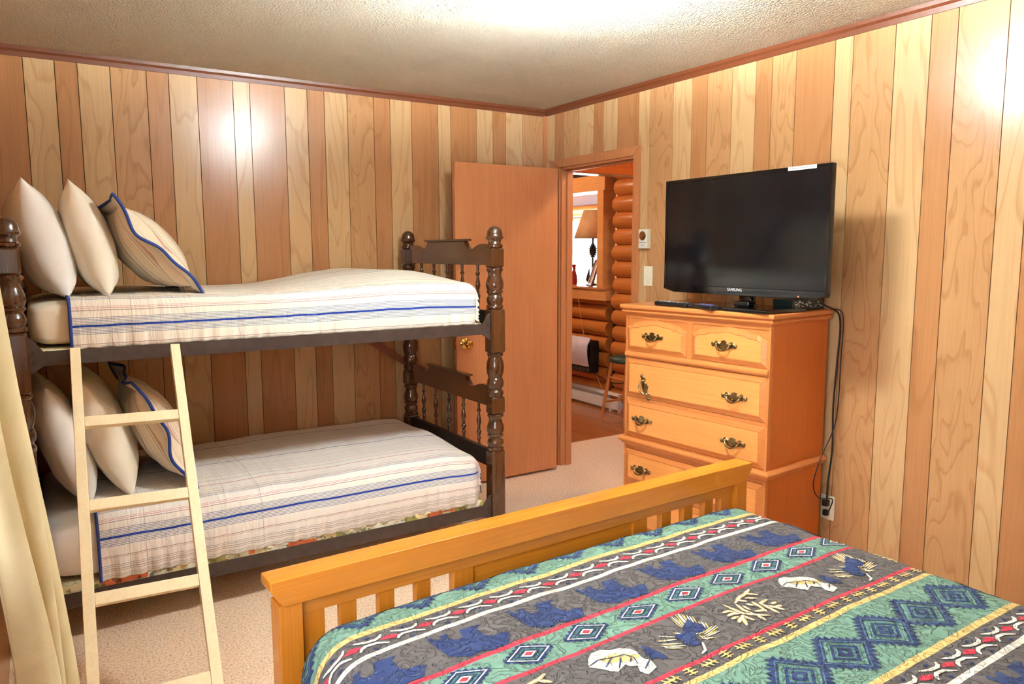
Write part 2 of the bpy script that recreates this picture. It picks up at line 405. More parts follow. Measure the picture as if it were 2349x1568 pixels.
# ------------------------------------------------------------------ the room
H = 2.454                                   # ceiling height
XW, YR = -3.20, -4.85                       # window wall, rear wall
fl = MB().box(XW-0.1, 0.0, YR-0.1, 0.0, -0.1, 0.0).box(0.0, 1.62, -2.4, 0.28, -0.1, 0.0).build('floor', M_CARPET); tag(fl, 'tan speckled carpet running through the doorway', None, None, 'structure')
ce = MB().box(XW-0.1, 0.12, YR-0.1, 0.12, H, H+0.1).build('ceiling', M_CEIL); tag(ce, 'cream popcorn ceiling', None, None, 'structure')
wl = MB().box(XW-0.1, 0.12, 0.012, 0.12, -0.1, H).build('wall_left', M_BACK); tag(wl, 'panelled wall of vertical wood planks behind the bunk bed', None, None, 'structure')
DY0, DY1, DZ = -0.925, -0.178, 2.055        # door opening
wr = MB().box(0.012, 0.09, DY1, 0.012, -0.1, H).box(0.012, 0.09, YR-0.1, DY0, -0.1, H).box(0.012, 0.09, DY0, DY1, DZ, H).build('wall_right', M_BACK); tag(wr, 'panelled wall of vertical wood planks with the doorway and television', None, None, 'structure')
PLANKS = {'L': PL_L, 'M': PL_M, 'D': PL_D}
def plank(parent, axis, a, b, z0, z1, tone):
    g = 0.0016
    mb = MB()
    if axis == 'x': mb.box(a+g, b-g, 0.0, 0.0125, z0, z1)
    else: mb.box(0.0, 0.0125, a+g, b-g, z0, z1)
    return mb.build('plank', PLANKS[tone], parent)
ga = [-3.2, -3.008, -2.88, -2.785, -2.644, -2.481, -2.377, -2.24, -2.059, -1.971, -1.782, -1.654, -1.555, -1.417, -1.253, -1.148, -1.006, -0.823, -0.733, -0.544, -0.42, -0.32, -0.184, 0.0]
ta = 'DLDLMDLDLDLDLMDLDLDLDLM'
for i in range(len(ga)-1): plank(wl, 'x', ga[i], ga[i+1], 0.0, 2.43, ta[i])
gb = [0.0, -0.111, -0.216, -0.384, -0.527, -0.629, -0.756, -0.947, -1.037, -1.225, -1.364, -1.472, -1.637, -1.784, -1.879, -2.013, -2.211, -2.298, -2.485, -2.63, -2.732, -2.912, -3.01, -3.12, -3.28, -3.42, -3.53, -3.70, -3.84, -3.98, -4.16, -4.30, -4.46, -4.60, -4.85]
tb = 'LDMLDLDLMLDMLDMDLMLDMLDLMLDLMDLDLM'
for i in range(len(gb)-1):
    a, b = gb[i+1], gb[i]
    if b <= DY0 or a >= DY1: plank(wr, 'y', a, b, 0.0, 2.43, tb[i])
    else:
        lo, hi = max(a, DY0), min(b, DY1)
        plank(wr, 'y', lo, hi, DZ, 2.43, tb[i])
        if a < DY0-0.005: plank(wr, 'y', a, DY0, 0.0, 2.43, tb[i])
        if b > DY1+0.005: plank(wr, 'y', DY1, b, 0.0, 2.43, tb[i])
# window wall and rear wall (beside and behind the camera)
WY0, WY1, WZ0, WZ1 = -4.5, -2.9, 0.8, 2.05
ww = MB().box(XW-0.1, XW, YR-0.1, WY0, -0.1, H).box(XW-0.1, XW, WY1, 0.012, -0.1, H).box(XW-0.1, XW, WY0, WY1, -0.1, WZ0).box(XW-0.1, XW, WY0, WY1, WZ1, H).build('wall_window', PL_D); tag(ww, 'wood wall with the window beside the curtain', None, None, 'structure')
tag(MB().box(XW-0.1, 0.09, YR-0.1, YR, -0.1, H).build('wall_rear', PL_M), 'wood wall behind the bed head', None, None, 'structure')
wn = thing('window_1', 'white framed window beside the oatmeal curtain', None, (XW-0.05, (WY0+WY1)/2, WZ0), 0, None, True, 'structure')
MB().box(XW-0.08, XW+0.015, WY0-0.05, WY0+0.03, WZ0-0.05, WZ1+0.05).box(XW-0.08, XW+0.015, WY1-0.03, WY1+0.05, WZ0-0.05, WZ1+0.05).box(XW-0.08, XW+0.015, WY0, WY1, WZ0-0.05, WZ0+0.03).box(XW-0.08, XW+0.015, WY0, WY1, WZ1-0.03, WZ1+0.05).box(XW-0.07, XW-0.03, -3.72, -3.68, WZ0, WZ1).build('window_frame', M_PAINT, wn, bevel=0.004)
for a, b in ((WY0+0.03, -3.72), (-3.68, WY1-0.03)): MB().box(XW-0.055, XW-0.05, a, b, WZ0+0.03, WZ1-0.03).build('pane', M_GLASS, wn)
# trims
def crown(name, pts, lab):
    (x0, y0), (x1, y1) = pts
    mb = MB()
    if y0 == y1:
        prof = [(0, 2.454), (-0.020, 2.454), (-0.018, 2.438), (-0.010, 2.428), (-0.006, 2.408), (0, 2.408)]
        mb.prism(prof, x0, x1, lambda a, b, d: (d, a, b))
    else:
        prof = [(0, 2.454), (-0.020, 2.454), (-0.018, 2.438), (-0.010, 2.428), (-0.006, 2.408), (0, 2.408)]
        mb.prism(prof, y0, y1, lambda a, b, d: (a, d, b))
    return tag(mb.build(name, M_TRIM), lab, None, None, 'structure')
crown('trim_1', ((XW, 0), (0, 0)), 'dark wood strip between ceiling and bunk bed wall')
crown('trim_2', ((0, YR), (0, 0)), 'dark wood strip between ceiling and television wall')
tag(MB().box(-0.022, 0, -0.012, 0, 0, 2.41).box(-0.012, 0, -0.022, -0.012, 0, 2.41).build('trim_3', M_CAS, bevel=0.003), 'upright wood strip in the room corner', None, None, 'structure')
# door casing and jamb
tc = thing('trim_4', 'orange wood casing and jamb around the doorway', None, (0, (DY0+DY1)/2, 0), 0, None, True, 'structure')
CW = 0.056
def casing_piece(ol, nm):  # outline in (y, z), with a profile: thick outside, thin inside
    return MB().prism(ol, -0.014, 0.0, lambda a, b, d: (d, a, b)).build(nm, M_CAS, tc, bevel=0.004)
zc = 2.05
casing_piece([(DY0-CW+0.008, 0), (DY0+0.008, 0), (DY0+0.008, zc), (DY0-CW+0.008, zc+CW)], 'casing')
casing_piece([(DY1-0.008, 0), (DY1+CW+0.05, 0), (DY1+CW+0.05, zc+CW), (DY1-0.008, zc)], 'casing')
casing_piece([(DY0+0.008, zc), (DY1-0.008, zc), (DY1+CW+0.05, zc+CW), (DY0-CW+0.008, zc+CW)], 'casing')
MB().box(0.0, 0.095, DY1-0.018, DY1, 0, DZ).box(0.04, 0.07, DY1-0.03, DY1-0.018, 0, DZ-0.018).build('jamb', M_CAS, tc, bevel=0.002)
MB().box(0.0, 0.095, DY0, DY0+0.018, 0, DZ).box(0.04, 0.07, DY0+0.018, DY0+0.03, 0, DZ-0.018).build('jamb', M_CAS, tc, bevel=0.002)
MB().box(0.0, 0.095, DY0, DY1, DZ-0.018, DZ).box(0.04, 0.07, DY0+0.018, DY1-0.018, DZ-0.03, DZ-0.018).build('jamb', M_CAS, tc, bevel=0.002)
# door leaf, standing open along the left wall
DX0, DX1, DF = -0.852, -0.082, -0.264
dr = thing('door_1', 'flush orange wood door standing open along the panelled wall', None, (DX1, DF+0.017, 0), 0, None, True, 'structure')
MB().box(DX0, DX1, DF, DF+0.035, 0.018, 2.032).build('slab', M_DOOR, dr, bevel=0.002)
kb = MB().lathe([(0.0, 0.0), (0.033, 0.0), (0.033, 0.004), (0.026, 0.009), (0.013, 0.013), (0.011, 0.03), (0.02, 0.036), (0.027, 0.048), (0.026, 0.06), (0.02, 0.067), (0.0, 0.069)], 24, M=Matrix.Translation((-0.793, DF, 0.925)) @ Matrix.Rotation(PI/2, 4, 'X'))
kb.build('knob', M_BRASSY, dr, smooth=True, angle=50)
MB().box(DX0-0.003, DX0+0.001, DF+0.006, DF+0.03, 0.895, 0.955).box(DX0-0.012, DX0, DF+0.012, DF+0.024, 0.917, 0.933).build('latch', M_BRASSY, dr, bevel=0.001)
for hz in (0.25, 1.05, 1.82):
    MB().lathe([(0.005, 0), (0.005, 0.09)], 10, (DX1+0.005, DF+0.030, hz)).build('hinge', M_BRASSY, dr)

# ------------------------------------------------------------------ ceiling lamp (hangs just above the picture)
LX, LY = -1.47, -2.34
cl = thing('ceiling_light', 'semi-flush glass bowl light with two bulbs under the popcorn ceiling', 'ceiling light', (LX, LY, H-.135), 0)
MB().lathe([(0.0, 0.135), (0.058, 0.135), (0.060, 0.128), (0.050, 0.122), (0.012, 0.116), (0.010, 0.02), (0.0, 0.02)], 32).build('canopy', M_BRASSY, cl, smooth=True, angle=40)
gbw = MB().lathe([(0.004, 0.006), (0.05, 0.008), (0.09, 0.016), (0.118, 0.032), (0.130, 0.056), (0.134, 0.068)], 40, cap=False).build('glass_bowl', M_GLASSLAMP, cl, smooth=True, angle=60)
sm = gbw.modifiers.new('thickness', 'SOLIDIFY'); sm.thickness = .004
for s_ in (-1, 1): MB().lathe([(0.0, 0.0), (0.014, .004), (0.024, 0.016), (0.027, 0.03), (0.022, 0.044), (0.010, 0.052), (0.0, 0.054)], 20, (s_*.065, 0, .036)).build('bulb', M_BULB, cl, smooth=True)
MB().lathe([(0.0, -0.004), (0.006, -0.003), (0.010, 0.003), (0.012, 0.012), (0.0, 0.014)], 14).build('finial', M_BRASSY, cl, smooth=True)

# ------------------------------------------------------------------ bunk bed
XF, XH, YF, YB = -1.089, -3.105, -1.112, -0.095
bunk = thing('bunk_bed', 'dark walnut bunk bed with turned posts and steel side rails', 'bunk bed', (-2.1, -0.6, 0), 0, None, True)
def chamfer_block(mb, c, s, z0, z1, ch=0.009):
    h = s/2; o = [(h-ch, -h), (h, -h+ch), (h, h-ch), (h-ch, h), (-h+ch, h), (-h, h-ch), (-h, -h+ch), (-h+ch, -h)]
    rings = []
    for k, z in ((0.86, z0), (1.0, z0+0.008), (1.0, z1-0.008), (0.86, z1)):
        rings.append([(c[0]+a*k, c[1]+b*k, z) for a, b in o])
    mb.loft(rings)
T1 = [(.036, 1.414), (.042, 1.407), (.042, 1.400), (.036, 1.391), (.033, 1.381), (.036, 1.366), (.043, 1.345), (.0455, 1.328), (.043, 1.312), (.037, 1.302), (.042, 1.297), (.042, 1.289), (.037, 1.285), (.034, 1.277), (.041, 1.262), (.043, 1.252), (.040, 1.240), (.036, 1.230), (.043, 1.224), (.043, 1.213), (.036, 1.207)]
T2 = [(.036, .985), (.041, .980), (.041, .972), (.035, .964), (.036, .956), (.042, .940), (.0455, .912), (.043, .885), (.037, .866), (.035, .857), (.040, .849), (.043, .832), (.042, .815), (.034, .803), (.034, .797), (.042, .787), (.042, .772), (.036, .762)]
TOP = [(.036, 1.511), (.041, 1.516), (.041, 1.526), (.034, 1.531), (.031, 1.541), (.034, 1.549), (.043, 1.556), (.0445, 1.565), (.040, 1.572), (.0395, 1.582), (.036, 1.595), (.027, 1.609), (.013, 1.617), (.001, 1.619)]
def post(x, y):
    mb = MB(); c = (x, y)
    mb.lathe(TOP, 24, (x, y, 0))
    chamfer_block(mb, c, .074, 1.414, 1.511)
    mb.lathe(T1, 24, (x, y, 0))
    chamfer_block(mb, c, .080, .985, 1.207)
    mb.lathe(T2, 24, (x, y, 0))
    chamfer_block(mb, c, .076, .673, .762)
    mb.lathe([(r, .673-(1.414-z)*(.193/.207)) for r, z in T1], 24, (x, y, 0))
    chamfer_block(mb, c, .078, 0.0, .482)
    mb.build('post', M_BUNK, bunk, smooth=True, angle=32)
for x in (XF, XH):
    for y in (YF, YB): post(x, y)
YC = (YF+YB)/2
def end_rail(x, dz):
    half = [(.49, 1.424), (.49, 1.524), (.455, 1.531), (.415, 1.533), (.375, 1.530), (.335, 1.519), (.305, 1.507), (.275, 1.504), (.255, 1.510), (.235, 1.526), (.218, 1.548)]
    ol = [(YC+a, b+dz) for a, b in half]+[(YC-a, b+dz) for a, b in reversed(half)]
    r = MB().prism(ol, x-.014, x+.014, lambda a, b, d: (d, a, b)).build('end_rail', M_BUNKY, bunk, bevel=0.003)
    cap = MB().box(x-.02, x+.02, YC-.245, YC+.245, 1.548+dz, 1.560+dz).build('rail_cap', M_BUNKY, r, bevel=0.004); cap.location = (0, 0, 0)
    MB().box(x-.013, x+.013, YB-.036, YF+.036, 1.105+dz, 1.195+dz).build('lower_end_rail', M_DARKRAIL, bunk, bevel=0.003)
SPIN = [(.007, 0), (.009, .01), (.007, .02), (.009, .032), (.012, .042), (.007, .048), (.0085, .054), (.012, .062), (.014, .075), (.011, .083), (.0065, .088), (.010, .094), (.007, .10), (.0095, .112), (.0135, .128), (.0115, .145), (.0075, .165), (.006, .174), (.008, .182), (.013, .190), (.008, .198), (.006, .204), (.0075, .212), (.008, .240)]
spin_me = MB().lathe(SPIN, 14).mesh('spindle', M_BUNK, smooth=True, angle=60)
for x in (XF, XH):
    for dz in (0.0, -0.722):
        end_rail(x, dz)
        for y in (-.279, -.441, -.607, -.776, -.942):
            o = bpy.data.objects.new('spindle', spin_me); COL.objects.link(o); o.parent = bunk
            o.location = Vector((x, y, 1.19+dz))-bunk.location
def side_rail(y, z0, z1, lip):
    mb = MB().box(XH+.045, XF-.045, y-.0025, y+.0025, z0, z1)
    mb.box(XH+.045, XF-.045, min(y, y+lip), max(y, y+lip), z0+.006, z0+.011)
    mb.build('side_rail', M_STEEL, bunk)
    sgn = 1 if lip < 0 else -1
    for xe, s in ((XF-.038, -1), (XH+.038, 1)):
        ol = [(0, -.055), (.012*s, -.05), (.045*s, z0-(z0+z1)/2), (.045*s, z1-(z0+z1)/2), (.012*s, .075), (0, .08)]
        MB().prism(ol, y-.004, y+.004, lambda a, b, d: (xe+a, d, (z0+z1)/2+b)).lathe([(0.0, 0), (.006, 0), (.005, .004), (0, .005)], 10, M=Matrix.Translation((xe+.014*s, y-.004, (z0+z1)/2+.02)) @ Matrix.Rotation(PI/2, 4, 'X')).lathe([(0.0, 0), (.006, 0), (.005, .004), (0, .005)], 10, M=Matrix.Translation((xe+.014*s, y-.004, (z0+z1)/2-.015)) @ Matrix.Rotation(PI/2, 4, 'X')).build('bracket', M_STEEL, bunk)
for z0, z1 in ((1.083, 1.136), (.145, .204)):
    side_rail(-1.125, z0, z1, .03)
    side_rail(-.080, z0, z1, -.03)
# brown brace behind, from under the upper bunk down to the rear post
_a, _b = Vector((-1.56, -.085, 1.10)), Vector((-1.10, -.085, .80))
_d = (_b-_a).normalized(); _n = Vector((-_d.z, 0, _d.x))
MB().prism([(_a.x+_n.x*.018, _a.z+_n.z*.018), (_b.x+_n.x*.018, _b.z+_n.z*.018), (_b.x-_n.x*.018, _b.z-_n.z*.018), (_a.x-_n.x*.018, _a.z-_n.z*.018)], -.076, -.068, lambda a, b, d: (a, d, b)).build('brace', M_RUST, bunk)

# boards, mattresses, comforters
def board(z0, z1, lab):
    o = MB().box(-3.04, -1.165, -1.112, -.095, z0, z1-.006).build('bunk_board', M_PRINT, bevel=0.008)
    tag(rebase(o), lab, 'bed board', 'printed boards under the bunk mattresses'); return o
board(1.095, 1.147, 'board in printed orange and cream cloth under the upper bunk mattress')
board(.158, .236, 'board in printed orange and cream cloth under the lower bunk mattress')
def rbox_cover(x0, x1, yf, yb, z0, ztop, R, nu, nv, wr, seed, hump, endx=True, back=True, bulge=0.0):
    """cloth over a rounded box: rises up the front, over the top, down the back; rounded at the foot end"""
    zt0 = ztop
    front = (zt0-R)-z0; arc = R*PI/2; top = (abs(yf-yb)-2*R); L = front+arc+top+arc+(front if back else 0)
    def prof(t):
        if t < front: return yf, z0+t, (0, -1, 0)
        t -= front
        if t < arc: a = t/R; return yf+R-R*math.cos(a), zt0-R+R*math.sin(a), (0, -math.cos(a), math.sin(a))
        t -= arc
        if t < top: return yf+R+t, zt0, (0, 0, 1)
        t -= top
        if t < arc: a = t/R; return yb-R+R*math.sin(a), zt0-R+R*math.cos(a), (0, math.sin(a), math.cos(a))
        t -= arc
        return yb, zt0-R-t, (0, 1, 0)
    Re = R*0.8; lx = (x1-x0)-Re; tot = lx+Re*PI/2+(0.12 if endx else 0)
    def fn(u, v):
        t = v*L; s = u*tot; y, z, n = prof(t)
        x = x0+min(s, lx); shrink = 0.0
        if s > lx:
            a = min((s-lx)/Re, PI/2); x = x0+lx+Re*math.sin(a); shrink = Re*(1-math.cos(a))
            if s > lx+Re*PI/2: shrink = Re+(s-lx-Re*PI/2)
        n = Vector(n); q = Vector((x, y, z))
        q -= n*min(shrink, 0.9) if n.z < 0.5 else Vector((0, 0, min(shrink, ztop-z0)))
        frontness = 1 if t < front+arc*.6 else 0.25
        low = max(0, 1-t/(front*0.8)) if front > 0 else 0
        d = wr*(0.9*nz(x*2.2, t*2.5, seed)+0.45*nz(x*7, t*4, seed+3))
        d += wr*0.55*low*math.sin(x*95+6*nz(x*3, 0, seed))*frontness
        if s <= lx+Re:
            belly = math.sin(min(1, t/max(front, 1e-3))*PI) if t < front else 0
            d += bulge*belly
        q += n*d
        q.z += hump(x, y)*smooth01((q.z-z0)/(ztop-z0))
        q.y = min(q.y, yb+.008)
        return q, (s, t)
    return MB().grid(nu, nv, fn)
def mattress(z0, z1, lab, mat, x0, x1):
    R = .055
    def fn(u, v):
        # superellipsoid-like rounded box: u around, v from bottom to top
        a = 2*PI*u; k = 2/18.0
        cx_, sy_ = math.copysign(abs(math.cos(a))**k, math.cos(a)), math.copysign(abs(math.sin(a))**k, math.sin(a))
        b = -PI/2+PI*v; kk = 2/7.0
        cb, sb = abs(math.cos(b))**kk, math.copysign(abs(math.sin(b))**kk, math.sin(b))
        x = (x0+x1)/2+(x1-x0)/2*cx_*cb; y = -.605+.495*sy_*cb; z = (z0+z1)/2+(z1-z0)/2*sb
        w = .004*nz(x*6, y*6, z*9)+.003*math.sin(60*x+40*z)*max(0, 1-(z-z0)/.12)
        return Vector((x+w, y-abs(w), z+w*.4)), (u, v)
    o = MB().grid(96, 28, fn).build('mattress', mat, smooth=True, angle=80)
    bm = bmesh.new(); bm.from_mesh(o.data); bmesh.ops.remove_doubles(bm, verts=bm.verts, dist=1e-5); bm.to_mesh(o.data); bm.free()
    return tag(rebase(o), lab, 'mattress', 'twin mattresses of the bunk bed')
mattress(1.141, 1.316, 'cream sheeted mattress on the upper bunk showing at the pillow end', M_CREAM, -3.066, -1.225)
mattress(.230, .470, 'white sheeted mattress on the lower bunk showing at the pillow end', M_SHEET, -3.066, -1.215)
def edge_tube(me_obj, nu, nv, r, name, mat, side=0):
    vs = [me_obj.data.vertices[j*(nu+1)+side*nu].co.copy() for j in range(nv+1)]
    o = MB().tube(vs, r, 8).build(name, mat, me_obj, smooth=True); return o
def comforter(x0, z0, zt, mat, lab, wr, seed, hump, x1, R, bulge):
    nu, nv = 300, 170
    mb = rbox_cover(x0, x1, -1.118, -.075, z0, zt, R, nu, nv, wr, seed, hump, bulge=bulge)
    o = mb.build('comforter', mat, smooth=True, angle=80, fix=False)
    tag(o, lab, 'comforter', 'striped comforters on the bunk bed')
    edge_tube(o, nu, nv, .006, 'piping', M_PIPE)
    sm = o.modifiers.new('thickness', 'SOLIDIFY'); sm.thickness = .008; sm.offset = -1
    return o
def hump_u(x, y):
    k = smooth01((x+2.3)/.9)*(1-smooth01((x+1.35)/.22)*.75)
    return .052*k*smooth01((y+1.12)/.5)+.022*math.exp(-((x+1.55)/.35)**2)+.012*nz(x*1.7, y*2, 2)
def hump_l(x, y):
    return .025*math.exp(-((y+.6)/.4)**2)+.01*nz(x*2, y*2, 8)-.012*smooth01((x+1.4)/.2)
comforter(-2.93, 1.136, 1.325, M_COMF_U, 'striped comforter with blue edge spread over the upper bunk', .009, 1.0, hump_u, -1.185, .055, .004)
comforter(-2.89, .222, .478, M_COMF_L, 'striped comforter with blue edge spread over the lower bunk', .010, 5.0, hump_l, -1.175, .075, .012)

# ------------------------------------------------------------------ pillows
def pillow_mesh(A, B, T, seed, mat, flange=0.0, wr=0.008):
    """A half width (local y), B half height (local z), T half thickness (local x)"""
    n = 44
    mb = MB()
    def side(sg):
        def fn(u, v):
            a, b = 2*u-1, 2*v-1
            a = math.copysign(abs(a)**.85, a); b = math.copysign(abs(b)**.85, b)
            fa, fb = max(0, 1-abs(a)**2.6), max(0, 1-abs(b)**2.6)
            t = T*1.06*fa**.42*max(0, 1-abs(b)**(2.1 if b > 0 else 2.5))**(.72 if b > 0 else .5)
            pin = 1-.07*(1-b*b)*abs(a)**3
            pin2 = 1-.10*(1-a*a)*abs(b)**3
            y, z = A*a*pin, B*b*pin2
            edge = (1-min(fa, fb))
            w = wr*(nz(y*7, z*7, seed+sg)+.6*nz(y*17, z*11, seed+sg*2))*(min(1, t/T*1.6))
            return Vector((sg*(t+w*(1 if t > .002 else 0)), y, z)), ((z+B, y+A) if mat is M_SHAM else (y+A, z+B))
        mb.grid(n, n, fn)
    side(1); side(-1)
    me = mb.mesh('pillow', mat, smooth=False, fix=False)
    bm = bmesh.new(); bm.from_mesh(me); bmesh.ops.remove_doubles(bm, verts=bm.verts, dist=1e-5); bmesh.ops.recalc_face_normals(bm, faces=bm.faces)
    for f in bm.faces: f.smooth = True
    bm.to_mesh(me); bm.free(); return me
def pillow(name, lab, cat, mat, A, B, T, top, bot, yc, yaw=0.0, seed=0.0, group=None, sham=False, roll=0.0):
    """top and bot: (x, z) of the middle of the upper and lower edge"""
    cx_, cz_ = (top[0]+bot[0])/2, (top[1]+bot[1])/2
    lean = math.atan2(top[0]-bot[0], top[1]-bot[1])
    me = pillow_mesh(A, B, T, seed, mat)
    o = bpy.data.objects.new(name, me); COL.objects.link(o)
    o.matrix_world = Matrix.Translation((cx_, yc, cz_)) @ Matrix.Rotation(yaw, 4, 'Z') @ Matrix.Rotation(lean, 4, 'Y') @ Matrix.Rotation(roll, 4, 'X')
    tag(o, lab, cat, group)
    if sham:
        # flat border all round, wavy, with a blue piped rim
        path = []
        for i in range(200):
            s = i/200*4; k = int(s); f = s-k
            a, b = [(2*f-1, -1), (1, 2*f-1), (1-2*f, 1), (-1, 1-2*f)][k]
            path.append((a, b))
        inn, out = [], []
        for i, (a, b) in enumerate(path):
            w = .020*math.sin(i*.125+seed)+.008*math.sin(i*.29+1)
            pin = 1-.07*(1-b*b)*abs(a)**3; pin2 = 1-.10*(1-a*a)*abs(b)**3
            y, z = A*a*pin, B*b*pin2
            inn.append((0, y*.96, z*.96)); out.append((w, y+.045*math.copysign(min(1, abs(a)**6), a), z+.045*math.copysign(min(1, abs(b)**6), b)))
        fm = MB(); nn = len(path)
        fm.add(inn+out, [(i, (i+1) % nn, nn+(i+1) % nn, nn+i) for i in range(nn)])
        fm.uv = [(z+B, y+A) for _, y, z in inn+out]
        fo = fm.build('flange', mat, o, smooth=True, angle=80)
        sm = fo.modifiers.new('thickness', 'SOLIDIFY'); sm.thickness = .004; sm.offset = 0
        MB().tube([Vector(q) for q in out]+[Vector(out[0])], .0065, 8).build('piping', M_PIPE, o, smooth=True)
    return o
G1, G2 = 'pillows on the bunk bed', 'striped shams on the bunk bed'
pillow('pillow', 'white pillow at the head of the upper bunk, nearest the bedpost', 'pillow', M_SHEET, .33, .235, .098, (-3.065, 1.765), (-2.945, 1.325), -.66, .05, 1, G1)
pillow('pillow', 'cream pillow on the upper bunk between the white pillow and the striped sham', 'pillow', M_CREAM, .33, .232, .085, (-2.885, 1.765), (-2.775, 1.330), -.66, -.04, 2, G1)
pillow('pillow', 'striped pillow sham with blue piping standing on the upper bunk', 'pillow', M_SHAM, .31, .205, .095, (-2.735, 1.665), (-2.500, 1.365), -.66, .03, 3, G2, True)
pillow('pillow', 'white pillow at the head of the lower bunk, behind the ladder rail', 'pillow', M_SHEET, .33, .255, .085, (-3.05, .985), (-2.915, .480), -.64, .06, 4, G1)
pillow('pillow', 'cream pillow on the lower bunk seen between the ladder rails', 'pillow', M_CREAM, .33, .262, .088, (-2.90, .995), (-2.735, .500), -.64, -.05, 5, G1)
pillow('pillow', 'striped pillow sham with blue piping standing on the lower bunk', 'pillow', M_SHAM, .31, .22, .09, (-2.715, .935), (-2.530, .535), -.64, .02, 6, G2, True)

# ------------------------------------------------------------------ ladder
lad = thing('ladder', 'pale pine ladder leaning against the bunk bed', 'ladder', (-2.80, -2.08, 0), 0)
LO = Vector((-2.923, -1.165, 1.136)); LR = Matrix.Rotation(-.011, 3, 'Z') @ Matrix.Rotation(-.68, 3, 'X') @ Matrix.Rotation(.03, 3, 'Y')
LM = Matrix.Translation(-lad.location) @ Matrix.Translation(LO) @ LR.to_4x4()
LW = .337; LEN = 1.136/(LR @ Vector((0, 0, 1))).z
for a in (0, LW):
    MB().box(a-.017, a+.017, -.004, .030, -LEN+.03, 0.012, M=LM).build('side_rail', M_PINE, lad, bevel=.003)
for i in range(4):
    s = .295+.313*i
    MB().box(.017, LW-.017, -.001, .024, -s-.020, -s+.020, M=LM).build('rung', M_PINE, lad, bevel=.003)

# ------------------------------------------------------------------ big bed with honey footboard
BT = math.radians(1.887)
bed = thing('bed', 'honey wood bed with slatted mission footboard', 'bed', (-1.812, -2.635, 0), BT)
# local frame: x along the footboard to the right, -y towards the bed head
def trap(u1, u2, z1, z2, z3, y0, y1):
    return MB().prism([(-u2, z3), (u2, z3), (u1, z2), (u1, z1), (-u1, z1), (-u1, z2)], y0, y1, lambda a, b, d: (a, d, b))
trap(.830, .802, .765, .742, .700, -.036, .036).build('top_rail', M_HONEYX, bed, bevel=.004)
MB().box(-.757, .757, -.016, .016, .662, .703).build('apron', M_HONEYX, bed, bevel=.002)
for s in (-1, 1):
    MB().box(min(s*.757, s*.812), max(s*.757, s*.812), -.031, .031, 0, .702).build('post', M_HONEYZ, bed, bevel=.003)
    MB().box(min(s*.700, s*.757), max(s*.700, s*.757), -.014, .014, .24, .664).build('stile', M_HONEYZ, bed, bevel=.002)
    for c in (.640, .540, .438): MB().box(s*c-.0205, s*c+.0205, -.012, .012, .24, .664).build('slat', M_HONEYZ, bed, bevel=.002)
    MB().box(min(s*.290, s*.350), max(s*.290, s*.350), -.014, .014, .24, .664).build('stile', M_HONEYZ, bed, bevel=.002)
MB().box(-.290, .290, -.007, .007, .24, .664).build('panel', M_HONEYX, bed)
MB().box(-.757, .757, -.016, .016, .18, .245).build('bottom_rail', M_HONEYX, bed, bevel=.002)
for s in (-1, 1): MB().box(s*.764-.011, s*.764+.011, -2.10, -.031, .20, .36).build('side_rail', M_HONEYX, bed, bevel=.002)
# mattress
qm = MB().box(-.745, .745, -2.04, -.06, .22, .60).build('mattress', M_SHEET, bevel=.06, seg=4)
qm.matrix_world = bed.matrix_basis.copy(); qm.location = bed.location; qm.rotation_euler = (0, 0, BT)
tag(qm, 'thick mattress hidden under the patterned quilt on the honey wood bed', 'mattress')
# quilt surface
QT, QA, QR = .640, .790, .115            # top height, half width, edge radius
VF, QRF = .034, .058                     # start of the foot drop and its radius
DROP, FDROP = .27, .16
QL = 2.02
def quilt_pt(u, v, off=0.0):
    """u: cloth distance from the bed's middle line, v: cloth distance from the foot (pattern frame), both in metres"""
    def edge(s, flat, R):
        if s <= flat: return s, 0.0, 0.0
        a = (s-flat)/R
        if a < PI/2: return flat+R*math.sin(a), R*(1-math.cos(a)), a
        return flat+R, R+(s-flat-R*PI/2), PI/2
    sg = 1 if u >= 0 else -1
    x, dz, a1 = edge(abs(u), QA-QR, QR)
    w, dz2, a2 = edge(-(v-(VF+QRF)), 0.0, QRF) if v < VF+QRF else (0, 0, 0)
    y = (VF+QRF)-w if v < VF+QRF else v
    y = max(y, VF)
    # draw the corner in
    pull = .35*min(dz2, .14)*smooth01((abs(u)-.45)/.4)
    x -= pull; y += .30*min(dz, .12)*(1-smooth01((v-.1)/.35))
    dz_all = dz+dz2 if dz < .05 or dz2 < .05 else max(dz, dz2)+.35*min(dz, dz2)
    crown = .012*(1-(u/.8)**2)
    wav = .005*nz(u*4, v*4, 3)+.0035*nz(u*11, v*9, 6)
    fold = .012*math.sin(v*13+2*nz(v*2, 0, 1))*smooth01((dz-.06)/.12)
    n = Vector((sg*math.sin(a1)*math.cos(a2), math.sin(a2)*math.cos(a1)*1.0, max(.02, math.cos(a1)*math.cos(a2)))).normalized()
    q = Vector((sg*x, -y, QT+crown-dz_all+wav))
    q += n*(off+fold)
    return q
quilt = thing('quilt', 'patterned lodge quilt with bears, diamonds and stripes spread over the bed', 'quilt', bed.location, BT)
NU, NV = 250, 280
US = (QA-QR)+QR*PI/2+DROP
V0 = (VF+QRF)-QRF*PI/2-FDROP
def qfn(a, b):
    u = (2*a-1)*US; v = V0+(QL-V0)*b
    return quilt_pt(u, v), (u, v)
qo = MB().grid(NU, NV, qfn).build('cover', M_QUILT, quilt, smooth=True, angle=80)
sm = qo.modifiers.new('thickness', 'SOLIDIFY'); sm.thickness = .010; sm.offset = -1
QM = [MQ_NAVY, MQ_WHT, MQ_RED, MQ_YEL, MQ_GREEN, MQ_TEAL]
